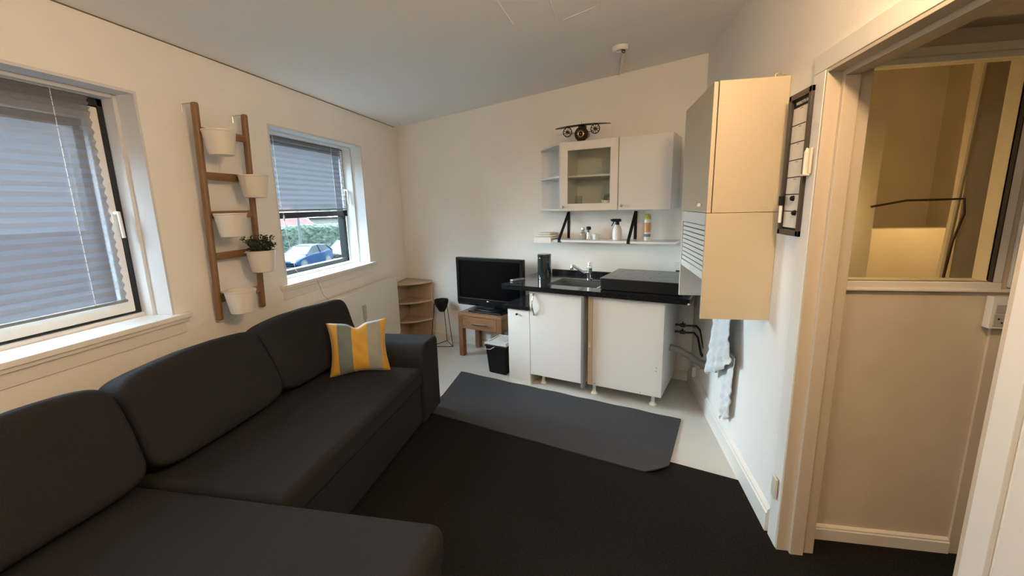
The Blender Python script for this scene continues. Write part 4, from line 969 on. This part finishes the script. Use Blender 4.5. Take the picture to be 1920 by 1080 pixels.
# ---------------------------------------------------------------- hall behind the doorway
HY = 1.86; HX0 = XR+T; GX0, GX1, GZ0, GZ1 = 0.940, 1.425, 1.150, 1.925
mb = MB()
mb.box(HX0, 2.5, HY, HY+0.08, -0.02, GZ0); mb.box(HX0, GX0, HY, HY+0.08, GZ0, GZ1); mb.box(GX1, 2.5, HY, HY+0.08, GZ0, GZ1); mb.box(HX0, 2.5, HY, HY+0.08, GZ1, 2.62)
struct('wall_hall', mb, M['hallwall'])
mb = MB(); mb.box(2.5, 2.6, YB, 4.0, -0.02, 2.62); struct('wall_hall_far', mb, M['hallwall'])
mb = MB(); mb.box(HX0, 2.5, YB, HY, 2.02, 2.10); struct('ceiling_hall', mb, M['hallwall'])
baseboard('baseboard_hall', (HX0, HY), (1.447, HY), (0, -1), 0.075, 0.018)
mb = MB()
mb.box(GX0-0.025, GX1+0.03, HY-0.014, HY+0.02, GZ0-0.027, GZ0, 0.004); mb.box(GX0-0.025, GX0, HY-0.014, HY+0.02, GZ0, GZ1, 0.004); mb.box(GX1, GX1+0.03, HY-0.010, HY+0.02, GZ0-0.0, GZ1, 0.003)
mb.box(GX0-0.04, GX1+0.075, HY-0.020, HY, GZ0-0.037, GZ0-0.025, 0.004)
mb.box(GX1+0.050, GX1+0.066, HY-0.016, HY, GZ0-0.02, GZ1, 0.005)
fr = struct('window_3', mb, M['trim'])
mb = MB(); mb.box(GX0, GX1, HY+0.006, HY+0.010, GZ0, GZ1); mb.build('pane', M['glass'], fr)
mb = MB(); mb.box(GX1-0.003, GX1+0.001, HY-0.011, HY+0.006, GZ0, GZ1); mb.build('seal', M['seam'], fr)
mb = MB(); mb.box(HX0, 2.5, HY-0.030, HY, 1.935, 1.965, 0.006); mb.box(HX0, 2.5, HY-0.018, HY, 1.915, 1.937, 0.005); struct('trim_8', mb, M['trim'])
mb = MB(); mb.box(1.447, 1.62, HY-0.012, HY, 0, 1.10, 0.003); struct('trim_9', mb, M['hallwall'])
t = thing('hall_socket', 'white switch and socket plate low beside the inner hall window', 'socket', (1.450, HY-0.0125, 1.050))
mb = MB(); mb.box(-0.036, 0.036, -0.030, 0, -0.068, 0.052, 0.004); mb.build('housing', M['whitep'], t)
mb = MB(); mb.box(-0.024, 0.026, -0.034, -0.028, -0.008, 0.022, 0.002); mb.build('rocker_switch', M['lgrey'], t)
mb = MB(); mb.box(-0.026, 0.026, -0.033, -0.028, -0.058, -0.012, 0.002); pl = mb.build('outlet_face', M['lgrey'], t)
mb = MB()
for a, b in ((-0.011, -0.030), (0.011, -0.030), (0, -0.044)): mb.cyl((a, -0.031, b), (a, -0.0336, b), 0.0035, seg=12)
mb.build('contact_hole', M['seam'], pl)
# stair room beyond the hall window
mb = MB(); mb.box(HX0, HX0+0.04, HY+0.08, 4.0, -0.02, 2.62); struct('wall_stair_left', mb, M['hallwall'])
mb = MB(); mb.box(HX0+0.04, 2.5, 3.9, 4.0, -0.02, 2.62); struct('wall_stair_back', mb, M['hallwall'])
mb = MB(); mb.box(HX0+0.04, 2.5, HY+0.08, 4.0, 2.45, 2.55); struct('ceiling_stair', mb, M['hallwall'])
mb = MB(); mb.box(HX0+0.04, 2.0, 2.9, 3.0, 0, 1.28, 0.004); struct('trim_10', mb, M['hallwall'])
mb = MB(); mb.box(1.12, 1.32, 2.40, 2.52, 0, 1.865, 0.003); struct('trim_11', mb, M['hallwall'])
mb = MB(); mb.box(1.60, 2.5, 2.30, 2.36, 0, 2.45, 0.003); struct('trim_12', mb, M['hallwall'])
mb = MB(); mb.tube([(1.592, 2.27, 2.44), (1.565, 2.27, 1.6), (1.535, 2.27, 0.9)], 0.014, 10); tag(mb.build('riser_pipe', M['hallwall']), 'painted slanting pipe behind the inner hall window', 'pipe')
mb = MB(); mb.tube([(1.262, 2.33, 1.42), (1.386, 2.3, 1.446), (1.51, 2.28, 1.447), (1.572, 2.248, 1.449), (1.578, 2.245, 1.385), (1.553, 2.245, 1.265), (1.53, 2.245, 0.95)], 0.005, 8)
tag(mb.build('hall_cable', M['pipe']), 'loose brown cable strung behind the inner hall window', 'cable')

# ---------------------------------------------------------------- outside
GZ = -2.3
mb = MB(); mb.box(-120, 60, -60, 160, GZ-0.2, GZ)
struct('ground', mb, M['asphalt'])
def polar(px_dir, D): return Vector((px_dir[0]*D, px_dir[1]*D, 0))
def hedge():
    A = polar((-0.72, 0.69), 40); B = polar((-0.46, 0.89), 42); d = (B-A); n_ = 90; k = 14; mb = MB(); vs = []; perp = Vector((-d.y, d.x, 0)).normalized()
    H = 2.45
    for i in range(n_+1):
        P = A+d*i/n_
        for j in range(k+1):
            a = j/k
            if a < 0.4: off, z = 0, H*a/0.4
            elif a < 0.6: off, z = 1.4*(a-0.4)/0.2, H
            else: off, z = 1.4, H*(1-a)/0.4
            q = P+perp*off; vs.append((q.x+random.uniform(-.08, .08), q.y+random.uniform(-.08, .08), GZ+z+(random.uniform(-.10, .10) if 0.3 < a < 0.7 else 0)))
    mb.add(vs, [[i*(k+1)+j, i*(k+1)+j+1, (i+1)*(k+1)+j+1, (i+1)*(k+1)+j] for i in range(n_) for j in range(k)])
    return mb
tag(hedge().build('hedge', M['hedge'], ang=0.1), 'long clipped green hedge across the street behind the cars', 'hedge')
def car(lab, grp, loc, heading, paint):
    t = thing('parked_car', lab, 'car', loc, heading, grp)
    # x = forward; length 4.3 ; loft of cross sections
    secs = [(-2.12, .62, .45, .82, .80), (-2.02, .80, .30, .98, .95), (-1.6, .87, .24, 1.05, .93), (-0.8, .89, .22, .98, .92), (0.3, .89, .22, .96, .92), (1.0, .88, .22, .92, .90), (1.6, .86, .24, .80, .86), (2.0, .78, .30, .68, .80), (2.13, .60, .40, .58, .70)]
    mb = MB(); vs = []; 
    for x, hw, zb, zt, k in secs:
        vs += [(x, -hw*.9, zb), (x, -hw, zb+.15), (x, -hw, zt-.12), (x, -hw*k, zt), (x, 0, zt+.03), (x, hw*k, zt), (x, hw, zt-.12), (x, hw, zb+.15), (x, hw*.9, zb)]
    n_ = 9; fs = [[i*n_+j, i*n_+(j+1) % n_, (i+1)*n_+(j+1) % n_, (i+1)*n_+j] for i in range(len(secs)-1) for j in range(n_)]+[list(range(n_)), [(len(secs)-1)*n_+j for j in range(n_)]]
    mb.add(vs, fs); bd = mb.build('body', paint, t, ang=0.9)
    mb = MB(); g_ = [(-1.95, .98, .80), (-1.45, 1.38, .68), (-0.6, 1.46, .66), (0.1, 1.42, .67), (0.95, .95, .78)]
    vs = []
    for x, z, hw in g_: vs += [(x, -.84, .90), (x, -hw, z), (x, hw, z), (x, .84, .90)]
    mb.add(vs, [[i*4+j, i*4+(j+1) % 4, (i+1)*4+(j+1) % 4, (i+1)*4+j] for i in range(4) for j in range(4)]+[[0, 1, 2, 3], [16, 17, 18, 19]])
    mb.build('windows', M['carglass'], t, ang=0.3)
    mb = MB()
    vs = []
    for x, z, hw in g_[1:4]: vs += [(x, -hw-.01, z-.03), (x, -hw*.8, z+.03), (x, hw*.8, z+.03), (x, hw+.01, z-.03)]
    mb.add(vs, [[i*4+j, i*4+(j+1) % 4, (i+1)*4+(j+1) % 4, (i+1)*4+j] for i in range(2) for j in range(4)]+[[0, 1, 2, 3], [8, 9, 10, 11]])
    for sgn in (-1, 1):
        for (a, b) in (((-1.95, .84, .95), (-1.45, .69, 1.37)), ((-.55, .85, .95), (-.5, .68, 1.45)), ((.95, .83, .93), (.1, .69, 1.42))):
            mb.tube([(a[0], sgn*a[1], a[2]), ((a[0]+b[0])/2, sgn*(a[1]+b[1])/2, (a[2]+b[2])/2), (b[0], sgn*b[1], b[2])], .035, 6)
    mb.build('roof', paint, t)
    for sx in (-1.28, 1.32):
        for sgn in (-1, 1):
            mb = MB(); mb.cyl((sx, sgn*.68, .33), (sx, sgn*.90, .33), .33, seg=28); wh = mb.build('wheel', M['tyre'], t)
            mb = MB(); mb.cyl((sx, sgn*.90, .33), (sx, sgn*.915, .33), .22, seg=24)
            mb.build('rim', M['rim'], wh)
            mb = MB(); mb.cyl((sx, sgn*.915, .33), (sx, sgn*.92, .33), .06, seg=12)
            for k in range(5):
                a = k*2*PI/5; mb.cyl((sx+.13*math.cos(a), sgn*.914, .33+.13*math.sin(a)), (sx+.13*math.cos(a), sgn*.918, .33+.13*math.sin(a)), .045, seg=8)
            mb.build('rim_hole', M['tyre'], wh)
    for sgn in (-1, 1):
        mb = MB(); mb.box(1.92, 2.10, sgn*.62-.12, sgn*.62+.12, .56, .68, .03); mb.build('headlight', M['whitep'], t)
    return t
D = 31.5
P = polar((-0.601, 0.799), D); P.z = GZ
view = math.atan2(0.799, -0.601)
car('blue hatchback parked on the street seen through the far window', 'cars parked in the street', P, view+PI-0.62, M['carblue'])
P = polar((-0.530, 0.848), 35.0); P.z = GZ
car('white car parked in the street behind the blue one', 'cars parked in the street', P, view+PI-0.62, M['carwhite'])
P = polar((-0.6045, 0.7965), 35.5)
mb = MB(); mb.cyl((P.x, P.y, GZ), (P.x, P.y, GZ+9), 0.10, 0.07, 14)
tag(mb.build('lamp_post', M['carwhite']), 'pale street pole in front of the hedge', 'pole')
# house
H0 = polar((-0.659, 0.752), 45)
t = thing('house', 'house with a red tiled hip roof beyond the hedge', 'house', (H0.x, H0.y, GZ), view-PI/2)
mb = MB(); mb.box(-9, 4.0, 0, 9, 0, 2.4); mb.build('wall', M['brick'], t)
mb = MB(); mb.add([(-9.6, -.6, 2.3), (4.6, -.6, 2.3), (4.6, 9.6, 2.3), (-9.6, 9.6, 2.3), (-5, 4.5, 5.6), (0.6, 4.5, 5.6)], [[0, 1, 5, 4], [1, 2, 5], [2, 3, 4, 5], [3, 0, 4], [0, 3, 2, 1]]); mb.build('roof', M['tile'], t)
for a in (-6, -3, 0, 2.4):
    mb = MB(); mb.box(a-.6, a+.6, -.04, .05, 1.2, 2.4); mb.build('window', M['carglass'], t)
H0 = polar((-0.555, 0.832), 75)
t = thing('far_house', 'pale house with a chimney beyond the hedge on the right', 'house', (H0.x, H0.y, GZ), view-PI/2)
mb = MB(); mb.box(-3, 9, 0, 9, 0, 2.6); mb.build('wall', M['extwall'], t)
mb = MB(); mb.prism([(-.5, 2.5), (9.5, 2.5), (4.5, 3.2)], -3.3, 9.3, ax='x'); mb.build('roof', M['grey'], t)
mb = MB(); mb.box(-1.4, 0.4, 3.5, 4.6, 2.5, 4.6); mb.build('chimney', M['hedge'], t)
